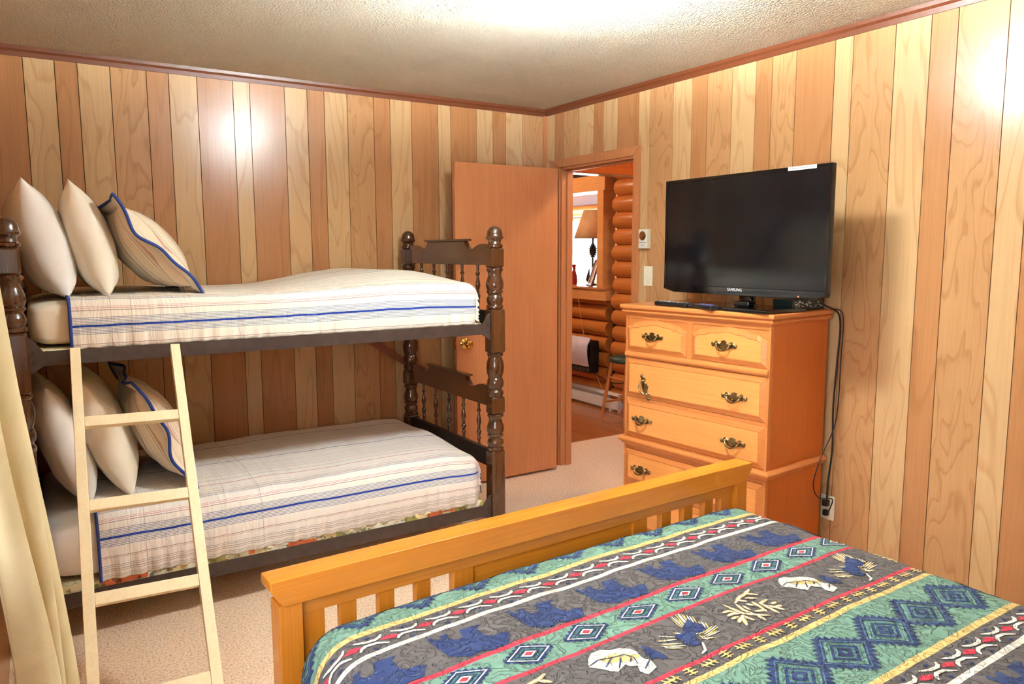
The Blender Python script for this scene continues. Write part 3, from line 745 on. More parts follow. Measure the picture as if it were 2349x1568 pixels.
class Motif:
    """flat patches laid on the quilt: polygons and ribbons in (u, v)"""
    def __init__(self): self.v = []; self.f = []; self.mi = []
    def ring(self, outer, inner, mi, lift=.0016, n=5):
        k = len(outer); o = len(self.v)
        for i in range(k):
            for pa, pb in ((outer[i], outer[(i+1) % k]),):
                qa, qb = inner[i], inner[(i+1) % k]
                for j in range(n):
                    t0, t1 = j/n, (j+1)/n
                    b = len(self.v)
                    for q, r, t in ((pa, pb, t0), (pa, pb, t1), (qa, qb, t1), (qa, qb, t0)):
                        self.v.append((q[0]+(r[0]-q[0])*t, q[1]+(r[1]-q[1])*t, lift))
                    self.f.append((b, b+1, b+2, b+3)); self.mi.append(mi)
        return self
    def fan(self, poly, mi, lift=.0016, cuts=3):
        bm = bmesh.new(); vs = [bm.verts.new((a, b, 0)) for a, b in poly]; bm.faces.new(vs)
        bmesh.ops.triangulate(bm, faces=bm.faces[:])
        bmesh.ops.subdivide_edges(bm, edges=bm.edges[:], cuts=cuts, use_grid_fill=True)
        bmesh.ops.triangulate(bm, faces=bm.faces[:])
        bm.verts.index_update(); o = len(self.v)
        self.v += [(w.co.x, w.co.y, lift) for w in bm.verts]
        self.f += [tuple(w.index+o for w in fc.verts) for fc in bm.faces]; self.mi += [mi]*len(bm.faces); bm.free(); return self
    def stroke(self, pts, w, mi, lift=.0022, taper=True, n=4):
        P = []
        for i in range(len(pts)-1):
            for j in range(n): P.append((pts[i][0]+(pts[i+1][0]-pts[i][0])*j/n, pts[i][1]+(pts[i+1][1]-pts[i][1])*j/n))
        P.append(pts[-1]); o = len(self.v); N = len(P)
        for i, q in enumerate(P):
            a, b = P[max(0, i-1)], P[min(N-1, i+1)]; dx, dy = b[0]-a[0], b[1]-a[1]; l = math.hypot(dx, dy) or 1
            k = w/2*((1-.55*abs(2*i/(N-1)-1)**3) if taper else 1)
            self.v += [(q[0]-dy/l*k, q[1]+dx/l*k, lift), (q[0]+dy/l*k, q[1]-dx/l*k, lift)]
        for i in range(N-1): self.f.append((o+2*i, o+2*i+1, o+2*i+3, o+2*i+2)); self.mi.append(mi)
        return self
    def lay(self, name, u0, v0, fl=1):
        vs = [quilt_pt(u0+fl*a, v0+b, l) for a, b, l in self.v]
        me = bpy.data.meshes.new(name); me.from_pydata([tuple(q) for q in vs], [], self.f)
        for k in QM: me.materials.append(k)
        me.polygons.foreach_set('material_index', self.mi)
        ul = me.uv_layers.new(name='UVMap')
        for l in me.loops:
            a, b, _ = self.v[l.vertex_index]; ul.data[l.index].uv = (u0+fl*a, v0+b)
        bm = bmesh.new(); bm.from_mesh(me)
        for f in bm.faces:
            f.smooth = True
            f.normal_update()
            if f.normal.z < 0 and abs(f.normal.z) > .05 or (abs(f.normal.z) <= .05 and f.normal.dot(Vector((math.copysign(1, u0), .2, 0))) < 0): f.normal_flip()
        bm.to_mesh(me); bm.free()
        o = bpy.data.objects.new(name, me); COL.objects.link(o); o.parent = quilt; return o
def rh(a, b): return [(a, 0), (0, b), (-a, 0), (0, -b)]
def serrated(a, b, tooth, n):
    c = rh(a, b); out = []
    for i in range(4):
        p, q = c[i], c[(i+1) % 4]; dx, dy = q[0]-p[0], q[1]-p[1]; l = math.hypot(dx, dy); nx, ny = dy/l, -dx/l
        if nx*(p[0]+q[0])+ny*(p[1]+q[1]) < 0: nx, ny = -nx, -ny
        for k in range(n):
            t0, t1 = k/n, (k+.5)/n
            out.append((p[0]+dx*t0, p[1]+dy*t0)); out.append((p[0]+dx*t1+nx*tooth, p[1]+dy*t1+ny*tooth))
    return out
# bear: walking, legs towards the foot of the bed (-v), head to the right
BEAR = [(-0.0814, -0.0551), (-0.0691, -0.0627), (-0.0699, -0.0510), (-0.0575, -0.0385), (-0.0503, -0.0547), (-0.0343, -0.0532), (-0.0397, -0.0356), (-0.0336, -0.0219), (-0.0171, -0.0180), (-0.0109, -0.0253), (-0.0037, -0.0518), (0.0107, -0.0518), (0.0070, -0.0423), (0.0126, -0.0325), (0.0288, -0.0493), (0.0484, -0.0459), (0.0326, -0.0365), (0.0305, -0.0023), (0.0380, 0.0118), (0.0514, 0.0181), (0.0650, 0.0139), (0.0814, 0.0234), (0.0701, 0.0427), (0.0548, 0.0622), (0.0303, 0.0599), (0.0134, 0.0627), (-0.0068, 0.0504), (-0.0364, 0.0565), (-0.0593, 0.0406), (-0.0744, 0.0265), (-0.0752, 0.0154), (-0.0787, -0.0233), (-0.0798, -0.0446)]
LEAF = [(-0.0203, -0.0648), (0.0025, -0.0638), (0.0184, -0.0502), (0.0384, -0.0437), (0.0539, -0.0279), (0.0582, -0.0125), (0.0519, 0.0097), (0.0521, 0.0194), (0.0601, 0.0297), (0.0508, 0.0559), (0.0180, 0.0648), (0.0126, 0.0475), (0.0242, 0.0282), (0.0095, 0.0226), (0.0063, 0.0110), (-0.0233, 0.0226), (-0.0348, 0.0100), (-0.0410, -0.0035), (-0.0517, -0.0178), (-0.0601, -0.0259), (-0.0411, -0.0503)]
LEAF_VEINS = [[(-0.0601, -0.0259), (-0.0305, -0.0334), (-0.0007, -0.0221), (0.0284, -0.0163), (0.0368, 0.0040), (0.0276, 0.0259)], [(-0.0007, -0.0221), (-0.0342, -0.0033)], [(0.0152, -0.0111), (-0.0142, 0.0153)], [(0.0325, 0.0010), (0.0202, 0.0114)], [(0.0586, 0.0287), (0.0263, 0.0480)]]
LEAF_HEART = [[(-0.0286, -0.0368), (0.0130, -0.0319), (0.0363, -0.0156), (0.0531, 0.0009), (0.0484, 0.0121), (0.0236, 0.0090), (0.0001, -0.0026), (-0.0175, -0.0102)]][0]
BUD = [[(0.0807, -0.0217), (0.0899, -0.0077), (0.0835, 0.0124), (0.0930, 0.0141), (0.0945, 0.0249), (0.0945, 0.0442), (0.0787, 0.0427), (0.0758, 0.0312), (0.0615, 0.0307), (0.0683, 0.0067)]][0]
CONE = [(0.0440, -0.0482), (0.0374, -0.0294), (0.0489, -0.0157), (0.0411, 0.0074), (0.0208, 0.0155), (0.0057, 0.0105), (-0.0132, 0.0299), (-0.0174, 0.0482), (-0.0391, 0.0436), (-0.0477, 0.0271), (-0.0407, 0.0108), (-0.0489, -0.0003), (-0.0340, -0.0117), (-0.0191, -0.0068), (0.0074, -0.0274)]
NEEDLES = [[(0.0196, -0.0712), (0.0090, -0.0264)], [(0.0355, -0.0750), (0.0164, -0.0268)], [(0.0442, -0.0719), (0.0267, -0.0311)], [(0.0516, -0.0637), (0.0383, -0.0405)], [(0.0577, -0.0505), (0.0438, -0.0250)], [(0.0124, -0.0644), (0.0031, -0.0248)], [(-0.0659, -0.0285), (-0.0422, -0.0065)], [(-0.0859, -0.0154), (-0.0458, 0.0018)], [(-0.0871, -0.0003), (-0.0528, 0.0183)], [(-0.0934, 0.0057), (-0.0517, 0.0296)], [(-0.0917, 0.0147), (-0.0627, 0.0324)], [(-0.0289, -0.0191), (-0.0237, -0.0100)], [(0.0046, 0.0152), (0.0293, 0.0104)], [(0.0561, -0.0222), (0.0492, -0.0097)], [(0.0596, -0.0139), (0.0470, 0.0059)], [(0.0684, 0.0094), (0.0212, 0.0213)], [(0.0687, 0.0153), (0.0200, 0.0260)], [(0.0574, 0.0299), (0.0131, 0.0321)], [(0.0250, 0.0458), (0.0011, 0.0372)], [(0.0036, 0.0417), (0.0081, 0.0231)], [(-0.0133, 0.0458), (-0.0236, 0.0597), (-0.0311, 0.0699), (-0.0467, 0.0743)]]
FERN = [[(-0.0421, -0.0435), (-0.0383, -0.0158), (-0.0346, 0.0112), (-0.0136, 0.0338), (0.0101, 0.0523)], [(-0.0718, -0.0187), (-0.0532, -0.0139), (-0.0425, -0.0024)], [(-0.0757, -0.0014), (-0.0545, -0.0027), (-0.0413, 0.0065)], [(-0.0782, 0.0125), (-0.0546, 0.0132)], [(-0.0780, 0.0320), (-0.0520, 0.0190)], [(-0.0728, 0.0508), (-0.0560, 0.0280), (-0.0427, 0.0136)], [(-0.0404, 0.0466), (-0.0441, 0.0284), (-0.0427, 0.0136)], [(-0.0196, 0.0611), (-0.0165, 0.0437), (-0.0134, 0.0259)], [(-0.0135, -0.0278), (-0.0210, 0.0004), (-0.0162, 0.0280)], [(-0.0056, -0.0138), (-0.0076, 0.0097)], [(0.0782, -0.0611), (0.0526, -0.0516), (0.0178, -0.0447), (-0.0121, -0.0310)], [(0.0049, -0.0406), (0.0212, -0.0228)], [(0.0302, -0.0360), (0.0538, -0.0196)], [(0.0496, -0.0492), (0.0717, -0.0293)], [(0.0293, -0.0150), (0.0254, 0.0119), (0.0189, 0.0363)], [(0.0401, -0.0032), (0.0389, 0.0214), (0.0371, 0.0571)], [(0.0447, 0.0170), (0.0549, 0.0367), (0.0609, 0.0533)], [(0.0399, 0.0010), (0.0685, -0.0007)], [(0.0587, 0.0183), (0.0773, 0.0184)], [(0.0537, 0.0317), (0.0732, 0.0369)], [(0.0084, -0.0168), (0.0203, 0.0000)], [(-0.0051, 0.0196), (0.0260, 0.0290)]]
for b0 in (0.0, QP):
    for k in range(-5, 6):
        u0 = -.479+(k+2)*.2085
        if abs(u0) < 1.0: Motif().fan(BEAR, 0).lay('bear_patch', u0, .316+b0)
    for k in range(-7, 7):
        u0 = .061+k*.158
        if abs(u0) > 1.05: continue
        mo = Motif().ring(serrated(.062, .037, .007, 5), [q for c, d in zip(rh(.056, .033), rh(.056, .033)[1:]+rh(.056, .033)[:1]) for q in [(c[0]+(d[0]-c[0])*t/10, c[1]+(d[1]-c[1])*t/10) for t in range(10)]], 0, n=1)
        mo.ring(rh(.056, .033), rh(.050, .0295), 1, .0022); mo.ring(rh(.050, .0295), rh(.043, .025), 0, .0016); mo.ring(rh(.040, .0235), rh(.033, .019), 5)
        mo.ring(rh(.030, .017), rh(.024, .0137), 0); mo.ring(rh(.020, .012), rh(.013, .008), 1, .0022); mo.ring(rh(.013, .008), rh(.001, .001), 2)
        mo.lay('diamond_patch', u0, .435+b0)
    for k in range(-12, 12):
        u0 = .002+k*.0885
        if abs(u0) > 1.05: continue
        mo = Motif().ring([(-.024, -.002), (0, -.0105), (.022, .001), (.004, .0115)], [(0, 0)]*4, 2)
        mo.lay('red_lozenge', u0, .192+b0)
        mo = Motif()
        c = .044
        mo.stroke([(c-.034, -.020), (c-.012, -.009), (c+.012, -.0065), (c+.024, -.011), (c+.031, -.020)], .0085, 1, n=3)
        mo.stroke([(c-.033, .019), (c-.026, .010), (c-.014, .0045), (c+.010, .007), (c+.034, .022)], .0085, 1, n=3)
        mo.ring([(q[0]+c, q[1]+.026) for q in rh(.008, .005)], [(c, .026)]*4, 0, n=2); mo.ring([(q[0]+c, q[1]-.0235) for q in rh(.008, .005)], [(c, -.0235)]*4, 0, n=2)
        mo.lay('cross_stitch', u0, .192+b0)
    for k in range(-19, 19):
        u0 = .03+k*.0545
        if abs(u0) > 1.05: continue
        mo = Motif()
        if k % 2:
            mo.stroke([(-.022, 0), (.022, 0)], .006, 3)
            for d in (-.013, 0, .013): mo.stroke([(d-.004, -.012), (d, 0), (d+.004, .012)], .005, 3, .0026, n=2)
        else:
            mo.stroke([(0, -.015), (0, .015)], .006, 3)
            for d in (-.009, 0, .009): mo.stroke([(-.017+abs(d)*.5, d), (.017-abs(d)*.5, d)], .005, 3, .0026, n=2)
        mo.lay('twig_stitch', u0, .678+b0)
    for k in range(-7, 7):
        u0 = .137+k*.157
        if abs(u0) > 1.05: continue
        mo = Motif().ring(serrated(.083, .070, .013, 7), [q for c, d in zip(rh(.074, .062), rh(.074, .062)[1:]+rh(.074, .062)[:1]) for q in [(c[0]+(d[0]-c[0])*t/14, c[1]+(d[1]-c[1])*t/14) for t in range(14)]], 0, n=1)
        mo.ring(rh(.074, .062), rh(.070, .0585), 5); mo.ring(rh(.070, .0585), rh(.064, .053), 0); mo.ring(rh(.054, .045), rh(.050, .042), 5, n=8)
        mo.ring(rh(.045, .037), rh(.034, .028), 0); mo.ring(rh(.034, .028), rh(.028, .023), 5); mo.ring(rh(.024, .020), rh(.001, .001), 0); mo.ring(rh(.009, .007), rh(.001, .001), 5, .0022)
        mo.lay('large_diamond_patch', u0, .812+b0-QP)
    # leaves and pine cones
    r2 = random.Random(4)
    for k in range(-5, 5):
        u0 = -.071+k*.2115
        if abs(u0) > 1.0: continue
        mo = Motif(); kind = k % 3
        if kind == 0:        # pine cone with needles
            for i, st in enumerate(NEEDLES[:-1]):
                for w in (-.0022, .0022): mo.stroke([(p[0]+w, p[1]+w) for p in st], .0036, (1, 3)[(i+(w > 0)) % 2], .0022, n=3)
            mo.fan(CONE, 0, .0028, cuts=2); mo.stroke(NEEDLES[-1], .006, 1, .0032)
        elif kind == 1:      # branching leaf
            for i, st in enumerate(FERN): mo.stroke(st, .0105, 3, .0020, n=3)
            for i, st in enumerate(FERN): mo.stroke([(p[0]-.0015, p[1]+.0015) for p in st], .0045, 1, .0030, n=3)
        else:                # feathery leaf with navy bud
            mo.fan(LEAF, 1, cuts=2); mo.fan(LEAF_HEART, 3, .0024, cuts=1)
            for st in LEAF_VEINS: mo.stroke(st, .0035, 0, .0032, n=3)
            mo.fan(BUD, 0, .0026, cuts=1)
        mo.lay('leaf_patch' if kind else 'pine_cone_patch', u0+(0, -.01, 0)[kind], .572+b0)

# ------------------------------------------------------------------ chest of drawers
# local frame: y along the front from its right end to its left, x from front to back
DW, DD, DTOP = .819, .442, 1.233
ches = thing('chest_of_drawers', 'tall orange maple chest of drawers with brass pulls under the television', 'chest of drawers', (-.480, -2.307, 0), .089)
MB().box(.022, DD, 0, .018, .0, 1.19).box(.022, DD, DW-.018, DW, .0, 1.19).box(DD-.01, DD, .018, DW-.018, .0, 1.19).build('side_panel', M_MAPS, ches, bevel=.002)
ff = MB()
ff.box(0, .022, 0, .012, .0, 1.19).box(0, .022, DW-.012, DW, .0, 1.19)
for z0, z1 in ((1.165, 1.19), (.985, 1.002), (.756, .772), (.56, .57), (.505, .53), (.31, .33), (.0, .10)): ff.box(.002, .022, .012, DW-.012, z0, z1)
ff.box(.002, .022, .408, .436, 1.0, 1.17)
ff.box(.006, .022, .012, DW-.012, 1.0, 1.17).build('face_frame', M_MAPD, ches, bevel=.001)
MB().box(-.025, DD, -.025, DW+.025, DTOP-.022, DTOP).build('top', M_MAPD, ches, bevel=.007, seg=3)
def mould(z0, z1, d, nm, prof=None):
    # runs along the front and both sides
    prof = prof or [(0, 0), (.55, .02), (1.0, .35), (1.0, .62), (.7, .78), (.62, 1.0), (0, 1.0)]
    mb = MB()
    path = [(DD, 0, 0, -1), (0, 0, -1, -1), (0, DW, -1, 1), (DD, DW, 0, 1)]
    rings = []
    for x, y, nx, ny in path: rings.append([(x+nx*d*a+(.003 if nx == 0 else 0)*0, y+ny*d*a, z0+(z1-z0)*b) for a, b in prof])
    mb.loft(rings); return mb.build(nm, M_MAPD, ches, bevel=.0015, seg=1)
mould(1.188, 1.2115, .017, 'top_moulding')
mould(.527, .566, .024, 'waist_moulding', [(0, 0), (.35, 0), (.5, .25), (.9, .42), (1.0, .55), (1.0, .7), (.75, .8), (.55, 1.0), (0, 1.0)])
mould(.0, .09, .016, 'plinth', [(0, 0), (1, 0), (1, .8), (.5, 1.0), (0, 1.0)])
MB().prism([(.006, .968), (-.006, .970), (-.012, .980), (-.012, .988), (-.007, .997), (.006, 1.002)], .004, DW-.004, lambda a, b, d: (a, d, b)).build('rail_bead', M_MAPD, ches, bevel=.0012, seg=1)
def pull_mesh():
    # bat-wing plate and hanging bail
    half = [(0, .023), (.010, .018), (.016, .020), (.014, .010), (.022, .006), (.028, .012), (.036, .018), (.045, .016), (.048, .008), (.056, .004), (.062, .010), (.067, .006), (.066, -.006), (.058, -.012), (.050, -.008), (.044, -.013), (.034, -.011), (.026, -.016), (.014, -.020), (0, -.022)]
    ol = half+[(-a, b) for a, b in reversed(half[1:-1])]
    mb = MB().prism(ol, -.004, 0, lambda a, b, d: (d, a, b))
    mb.tube([(-.006+(-.012)*math.sin(PI*i/12)-.004, .034*math.cos(PI*i/12), .004-.026*math.sin(PI*i/12)) for i in range(13)], [.0032+.0016*math.sin(PI*i/12) for i in range(13)], 8)
    for s in (-1, 1):
        mb.lathe([(.0, 0), (.007, 0), (.006, .008), (.004, .012), (0, .013)], 12, M=Matrix.Translation((-.003, s*.034, .004)) @ Matrix.Rotation(-PI/2, 4, 'Y'))
        mb.lathe([(.0, 0), (.004, 0), (.0035, .004), (0, .005)], 10, M=Matrix.Translation((-.003, s*.060, .001)) @ Matrix.Rotation(-PI/2, 4, 'Y'))
    return mb.mesh('pull', M_BRASS, bevel=.001, seg=1)
PULL = pull_mesh()
def drawer(y0, y1, z0, z1, pulls, wavy=False):
    n = 24
    if wavy:
        w = y1-y0
        def wz(f):
            d = abs(2*f-1); return z1-.009*smooth01(d/.34)-.012*smooth01((d-.42)/.2)-.021*smooth01((d-.72)/.26)
        top = [(y0+w*i/n, wz(i/n)) for i in range(n+1)]
    else: top = [(y0+(y1-y0)*i/n, z1) for i in range(n+1)]
    outer = [(y0, z0)]+[(y1, z0)]+list(reversed(top))
    cyy, czz = (y0+y1)/2, (z0+z1)/2; ins = .027
    def inset(q):
        a, b = q
        a2 = max(y0+ins, min(y1-ins, a)) ; b2 = b+ins if b < czz else b-ins
        if a in (y0, y1): a2 = y0+ins if a == y0 else y1-ins
        return (a2, b2)
    inner = [inset(q) for q in outer]
    mid = [((a*.75+c*.25), (b*.75+d*.25)) for (a, b), (c, d) in zip(outer, inner)]
    mb = MB()
    rings = [[(.018, a, b) for a, b in outer], [(.000, a, b) for a, b in outer], [(-.002, a, b) for a, b in mid], [(-.010, a*.12+c*.88, b*.12+d*.88) for (a, b), (c, d) in zip(outer, inner)], [(-.0085, a, b) for a, b in inner]]
    k = len(outer)
    mb.loft(rings, cap=False); base = 4*k
    mb.f.append(tuple(range(base, base+k))); mb.mi.append(1)
    mb.f.append(tuple(reversed(range(k)))); mb.mi.append(0)
    d = mb.build('drawer', [M_MAPD, M_MAPY], ches)
    for (py, pz, rot) in pulls:
        o = bpy.data.objects.new('pull', PULL); COL.objects.link(o); o.parent = d
        o.location = (-.0087, py, pz); o.rotation_euler = (rot, 0, 0)
    return d
drawer(.012, .408, 1.003, 1.166, [(.224, 1.083, 0)], True)
drawer(.436, .807, 1.003, 1.166, [(.637, 1.083, 0)], True)
drawer(.012, .807, .774, .967, [(.163, .862, 0), (.675, .832, 1.18)])
drawer(.012, .807, .572, .756, [(.164, .660, 0), (.694, .665, 0)])
drawer(.012, .807, .332, .504, [(.164, .412, 0), (.696, .412, 0)])
drawer(.012, .807, .102, .308, [(.164, .21, 0), (.696, .21, 0)])

# ------------------------------------------------------------------ television
TVW, TZ0, TZ1 = .92, 1.306, 1.832
tvo = thing('television', 'black flat television on its stand on the chest of drawers', 'television', (-.392, -2.498, DTOP+.001), -.014)
def tz(z): return z-(DTOP+.001)
tb_ = MB()
# shell: front frame ring tapering into a slim back
fr_ = [(0, 0, tz(TZ0)+.0), (0, TVW, tz(TZ0)), (0, TVW, tz(TZ1)), (0, 0, tz(TZ1))]
tb_.loft([[(-.002, y, z) for _, y, z in fr_], [(.018, y, z) for _, y, z in fr_], [(.028, TVW/2+(y-TVW/2)*.985, tz(1.569)+(z-tz(1.569))*.98) for _, y, z in fr_], [(.062, TVW/2+(y-TVW/2)*.72, tz(1.53)+(z-tz(1.569))*.68) for _, y, z in fr_]])
tb_.build('shell', M_BLACK, tvo, bevel=.003)
bz = .016
MB().box(-.0065, -.0018, 0, bz, tz(TZ0)+.022, tz(TZ1)).box(-.0065, -.0018, TVW-bz, TVW, tz(TZ0)+.022, tz(TZ1)).box(-.0065, -.0018, bz, TVW-bz, tz(TZ1)-bz, tz(TZ1)).prism([(.0, tz(TZ0)+.024), (TVW, tz(TZ0)+.024), (TVW, tz(TZ0)+.004), (TVW-.07, tz(TZ0)-.012), (.09, tz(TZ0)-.012), (0, tz(TZ0)+.004)], -.0075, .010, lambda a, b, d: (d, a, b)).build('bezel', M_GLOSSBLK, tvo, bevel=.002)
MB().box(-.0035, -.001, bz, TVW-bz, tz(TZ0)+.024, tz(TZ1)-bz).build('screen', M_SCREEN, tvo)
MB().lathe([(0, 0), (.0032, 0), (.0026, .0016), (0, .002)], 10, M=Matrix.Translation((-.0075, .130, tz(TZ0)-.001)) @ Matrix.Rotation(-PI/2, 4, 'Y')).build('power_light', M_LED, tvo)
# lettering
def lettering(txt, size, mat, parent, M, name, depth=.0004):
    cu = bpy.data.curves.new(name, 'FONT'); cu.body = txt; cu.size = size; cu.align_x = 'CENTER'; cu.align_y = 'CENTER'; cu.extrude = depth
    t = bpy.data.objects.new(name+'_tmp', cu); COL.objects.link(t)
    bpy.context.view_layer.update()
    me = bpy.data.meshes.new_from_object(t.evaluated_get(bpy.context.evaluated_depsgraph_get()))
    bpy.data.objects.remove(t); bpy.data.curves.remove(cu)
    me.materials.clear(); me.materials.append(mat); me.name = name
    o = bpy.data.objects.new(name, me); COL.objects.link(o); o.parent = parent; o.matrix_local = M; return o
FACE = Matrix(((0, 0, -1, 0), (-1, 0, 0, 0), (0, 1, 0, 0), (0, 0, 0, 1)))   # text on a face that looks along -x
lettering('SAMSUNG', .0185, M_CHROMEP, tvo, Matrix.Translation((-.0082, TVW/2+.006, tz(TZ0)+.013)) @ FACE, 'logo')
st = MB().box(-.0075, -.0066, .07, .205, tz(TZ1)-.0155, tz(TZ1)-.0005).build('sticker', M_WHITEPAPER, tvo)
mk = MB(); _r3 = random.Random(3); y_ = .076
while y_ < .198:
    w_ = _r3.uniform(.003, .008); mk.box(-.0079, -.0074, y_, y_+w_, tz(TZ1)-.010, tz(TZ1)-.006); y_ += w_+_r3.uniform(.002, .006)
mk.build('sticker_print', M_GREY, st)
nk = MB().loft([[(.036+.026*math.cos(2*PI*i/20)*k, .43+.043*math.sin(2*PI*i/20)*k, z) for i in range(20)] for k, z in ((1.25, .016), (1.0, .03), (1.0, .10))])
nk.build('neck', M_GLOSSBLK, tvo, smooth=True, angle=40)
MB().box(-.130, .125, TVW/2-.275, TVW/2+.275, .001, .016).build('base', M_GLOSSBLK, tvo, bevel=.003)

def on_chest(name, lab, cat, x, y, rotz, z=DTOP+.0012):
    """thing standing on the chest: x, y in the chest's frame"""
    c, s = math.cos(.089), math.sin(.089)
    return thing(name, lab, cat, (-.480+x*c-y*s, -2.307+x*s+y*c, z), .089+rotz)
def remote(lab, x, y, rz, L, mats, z=DTOP+.0012):
    t = on_chest('remote_control', lab, 'remote control', x, y, rz, z)
    MB().box(-.023, .023, -L/2, L/2, 0, .020).build('case', M_BLACK, t, bevel=.007, seg=3)
    rr = random.Random(L)
    for i in range(9):
        for j in (-1, 0, 1):
            MB().box(j*.012-.004, j*.012+.004, -L/2+.02+i*(L-.04)/9, -L/2+.02+i*(L-.04)/9+.007, .0195, .0215).build('button', mats[(i+j) % len(mats)], t)
    return t
remote('long black remote control lying near the front of the chest top', .030, .55, -.12, .21, [M_GREY, M_WHITEPAPER, M_GREY])
remote('short black remote control with violet buttons beside the television base', -.002, .335, -.35, .15, [M_PURPLE, M_GREY])
# streaming puck and small box with white script at the right of the base
t = on_chest('media_box', 'small black media box lying on the television base', 'media box', .10, .205, .3, DTOP+.0185)
MB().box(-.045, .045, -.035, .035, 0, .022).build('case', M_GLOSSBLK, t, bevel=.006)
t = on_chest('cable_box', 'dark patterned box with white script beside the television base', 'box', .33, .085, -.15)
MB().box(-.10, .10, -.055, .055, 0, .045).build('case', plain('dark_green_card', (40, 54, 48), .4), t, bevel=.004)
sc = MB(); r5 = random.Random(9)
for i in range(26):
    a, b = r5.uniform(-.09, .08), r5.uniform(.012, .038)
    sc.tube([(a, -.0555, b), (a+.004, -.0555, b+r5.uniform(-.006, .006)), (a+r5.uniform(.006, .012), -.0555, b+r5.uniform(-.004, .004))], .0011, 5)
sc.build('script_print', M_WHITEPAPER, t)

# ------------------------------------------------------------------ things on the right wall
ol_ = thing('outlet', 'white double power outlet on the panelled wall beside the chest', 'outlet', (-.001, -2.284, .255), 0)
MB().box(-.006, 0, -.036, .036, 0, .115).build('plate', M_WHITEP, ol_, bevel=.003)
for z in (.034, .081): MB().lathe([(0, 0), (.0165, 0), (.0165, .002), (0, .0025)], 20, M=Matrix.Translation((-.006, 0, z)) @ Matrix.Rotation(-PI/2, 4, 'Y')).build('socket', M_IVG, ol_)
def cord(name, lab, pts, r=.0032, mat=None, plug=None):
    t = thing(name, lab, 'cord', pts[-1], 0, None, True)
    P = [Vector(q) for q in pts]; out = []
    for i in range(len(P)-1):                       # Catmull-Rom
        p0, p1, p2, p3 = P[max(0, i-1)], P[i], P[i+1], P[min(len(P)-1, i+2)]
        for k in range(8):
            s = k/8; out.append(.5*((2*p1)+(p2-p0)*s+(2*p0-5*p1+4*p2-p3)*s*s+(3*p1-p0-3*p2+p3)*s**3))
    out.append(P[-1])
    MB().tube(out, r, 7).build('cable', mat or M_BLACK, t, smooth=True)
    if plug: MB().box(*plug).build('plug', M_BLACK, t, bevel=.004)
    return t
cord('power_cord', 'black power cord running from the television down behind the chest', [(-.30, -2.36, 1.33), (-.13, -2.30, 1.26), (-.03, -2.315, 1.20), (-.028, -2.312, 1.0), (-.034, -2.308, .80), (-.032, -2.312, .60), (-.034, -2.300, .44), (-.030, -2.296, .36), (-.020, -2.284, .338)], .0042, None, (-.032, -.006, -2.298, -2.270, .322, .352))
cord('looped_cord', 'thin black cord hanging in a loop against the side of the chest', [(-.06, -2.29, 1.234), (-.03, -2.330, 1.21), (-.035, -2.335, 1.02), (-.050, -2.335, .74), (-.13, -2.325, .58), (-.185, -2.330, .47), (-.15, -2.335, .40), (-.05, -2.335, .375), (-.035, -2.320, .33), (-.028, -2.300, .292), (-.020, -2.284, .290)], .0026, None, (-.026, -.006, -2.296, -2.272, .276, .304))
th = thing('thermostat', 'almond wall thermostat with round dial above the light switch', 'thermostat', (-.001, -1.030, 1.508), 0)
MB().box(-.028, 0, -.038, .038, 0, .112).build('case', M_IVG, th, bevel=.003)
MB().box(-.0295, -.0275, -.033, .033, .006, .107).build('faceplate', M_PAINT, th, bevel=.001)
MB().lathe([(0, 0), (.026, 0), (.026, .004), (.020, .006), (.012, .005), (0, .007)], 28, M=Matrix.Translation((-.0295, 0, .074)) @ Matrix.Rotation(-PI/2, 4, 'Y')).build('dial', M_BRASS, th, smooth=True, angle=40)
MB().box(-.0302, -.0294, -.032, .032, .033, .0355).box(-.0302, -.0294, -.015, .010, .018, .020).build('scale_marks', M_INK, th)
sw = thing('light_switch', 'ivory toggle light switch below the thermostat', 'light switch', (-.001, -1.054, 1.291), 0)
MB().box(-.006, 0, -.036, .036, 0, .115).build('plate', M_WHITEP, sw, bevel=.003)
MB().box(-.009, -.005, -.006, .006, .045, .070).box(-.018, -.007, -.004, .004, .056, .066).build('toggle', M_WHITEP, sw, bevel=.0015)
for z in (.028, .087): MB().lathe([(0, 0), (.003, 0), (.0025, .0012), (0, .0015)], 10, M=Matrix.Translation((-.006, 0, z)) @ Matrix.Rotation(-PI/2, 4, 'Y')).build('screw', M_IVG, sw)

# ------------------------------------------------------------------ curtain
cu = thing('curtain', 'oatmeal linen curtain hanging at the window, left of the ladder', 'curtain', (XW+.06, -2.70, 0), 0, None, True)
def cfn(u, v):
    z = .03+(2.16-.03)*v; low = 1-v
    far = -2.50; near = -3.02+.37*smooth01((1.35-z)/.75)
    y = far+(near-far)*u
    lean = .088*smooth01((1.75-z)/1.4)
    x = XW+.075+lean*(1-.45*u)+.026*math.sin(u*PI*5.3+.4)*(.75+.35*low)+.012*nz(u*4, z*1.2, 5)+.008*math.sin(z*3+u*9)
    return Vector((x, y+.02*math.sin(u*PI*5.3*2)*.4, z)), (u, v)
co = MB().grid(90, 80, cfn).build('cloth', M_CURT, cu, smooth=True, angle=80)
sm = co.modifiers.new('thickness', 'SOLIDIFY'); sm.thickness = .003
MB().tube([(XW+.075, -4.35, 2.17), (XW+.075, -2.42, 2.17)], .011, 12).lathe([(0, 0), (.02, .005), (.024, .02), (.012, .035), (0, .036)], 14, M=Matrix.Translation((XW+.075, -2.42, 2.17)) @ Matrix.Rotation(-PI/2, 4, 'X')).build('rod', M_IRON, cu, smooth=True)
MB().box(XW, XW+.07, -2.47, -2.45, 2.16, 2.18).box(XW, XW+.07, -4.32, -4.30, 2.16, 2.18).build('rod_bracket', M_IRON, cu)

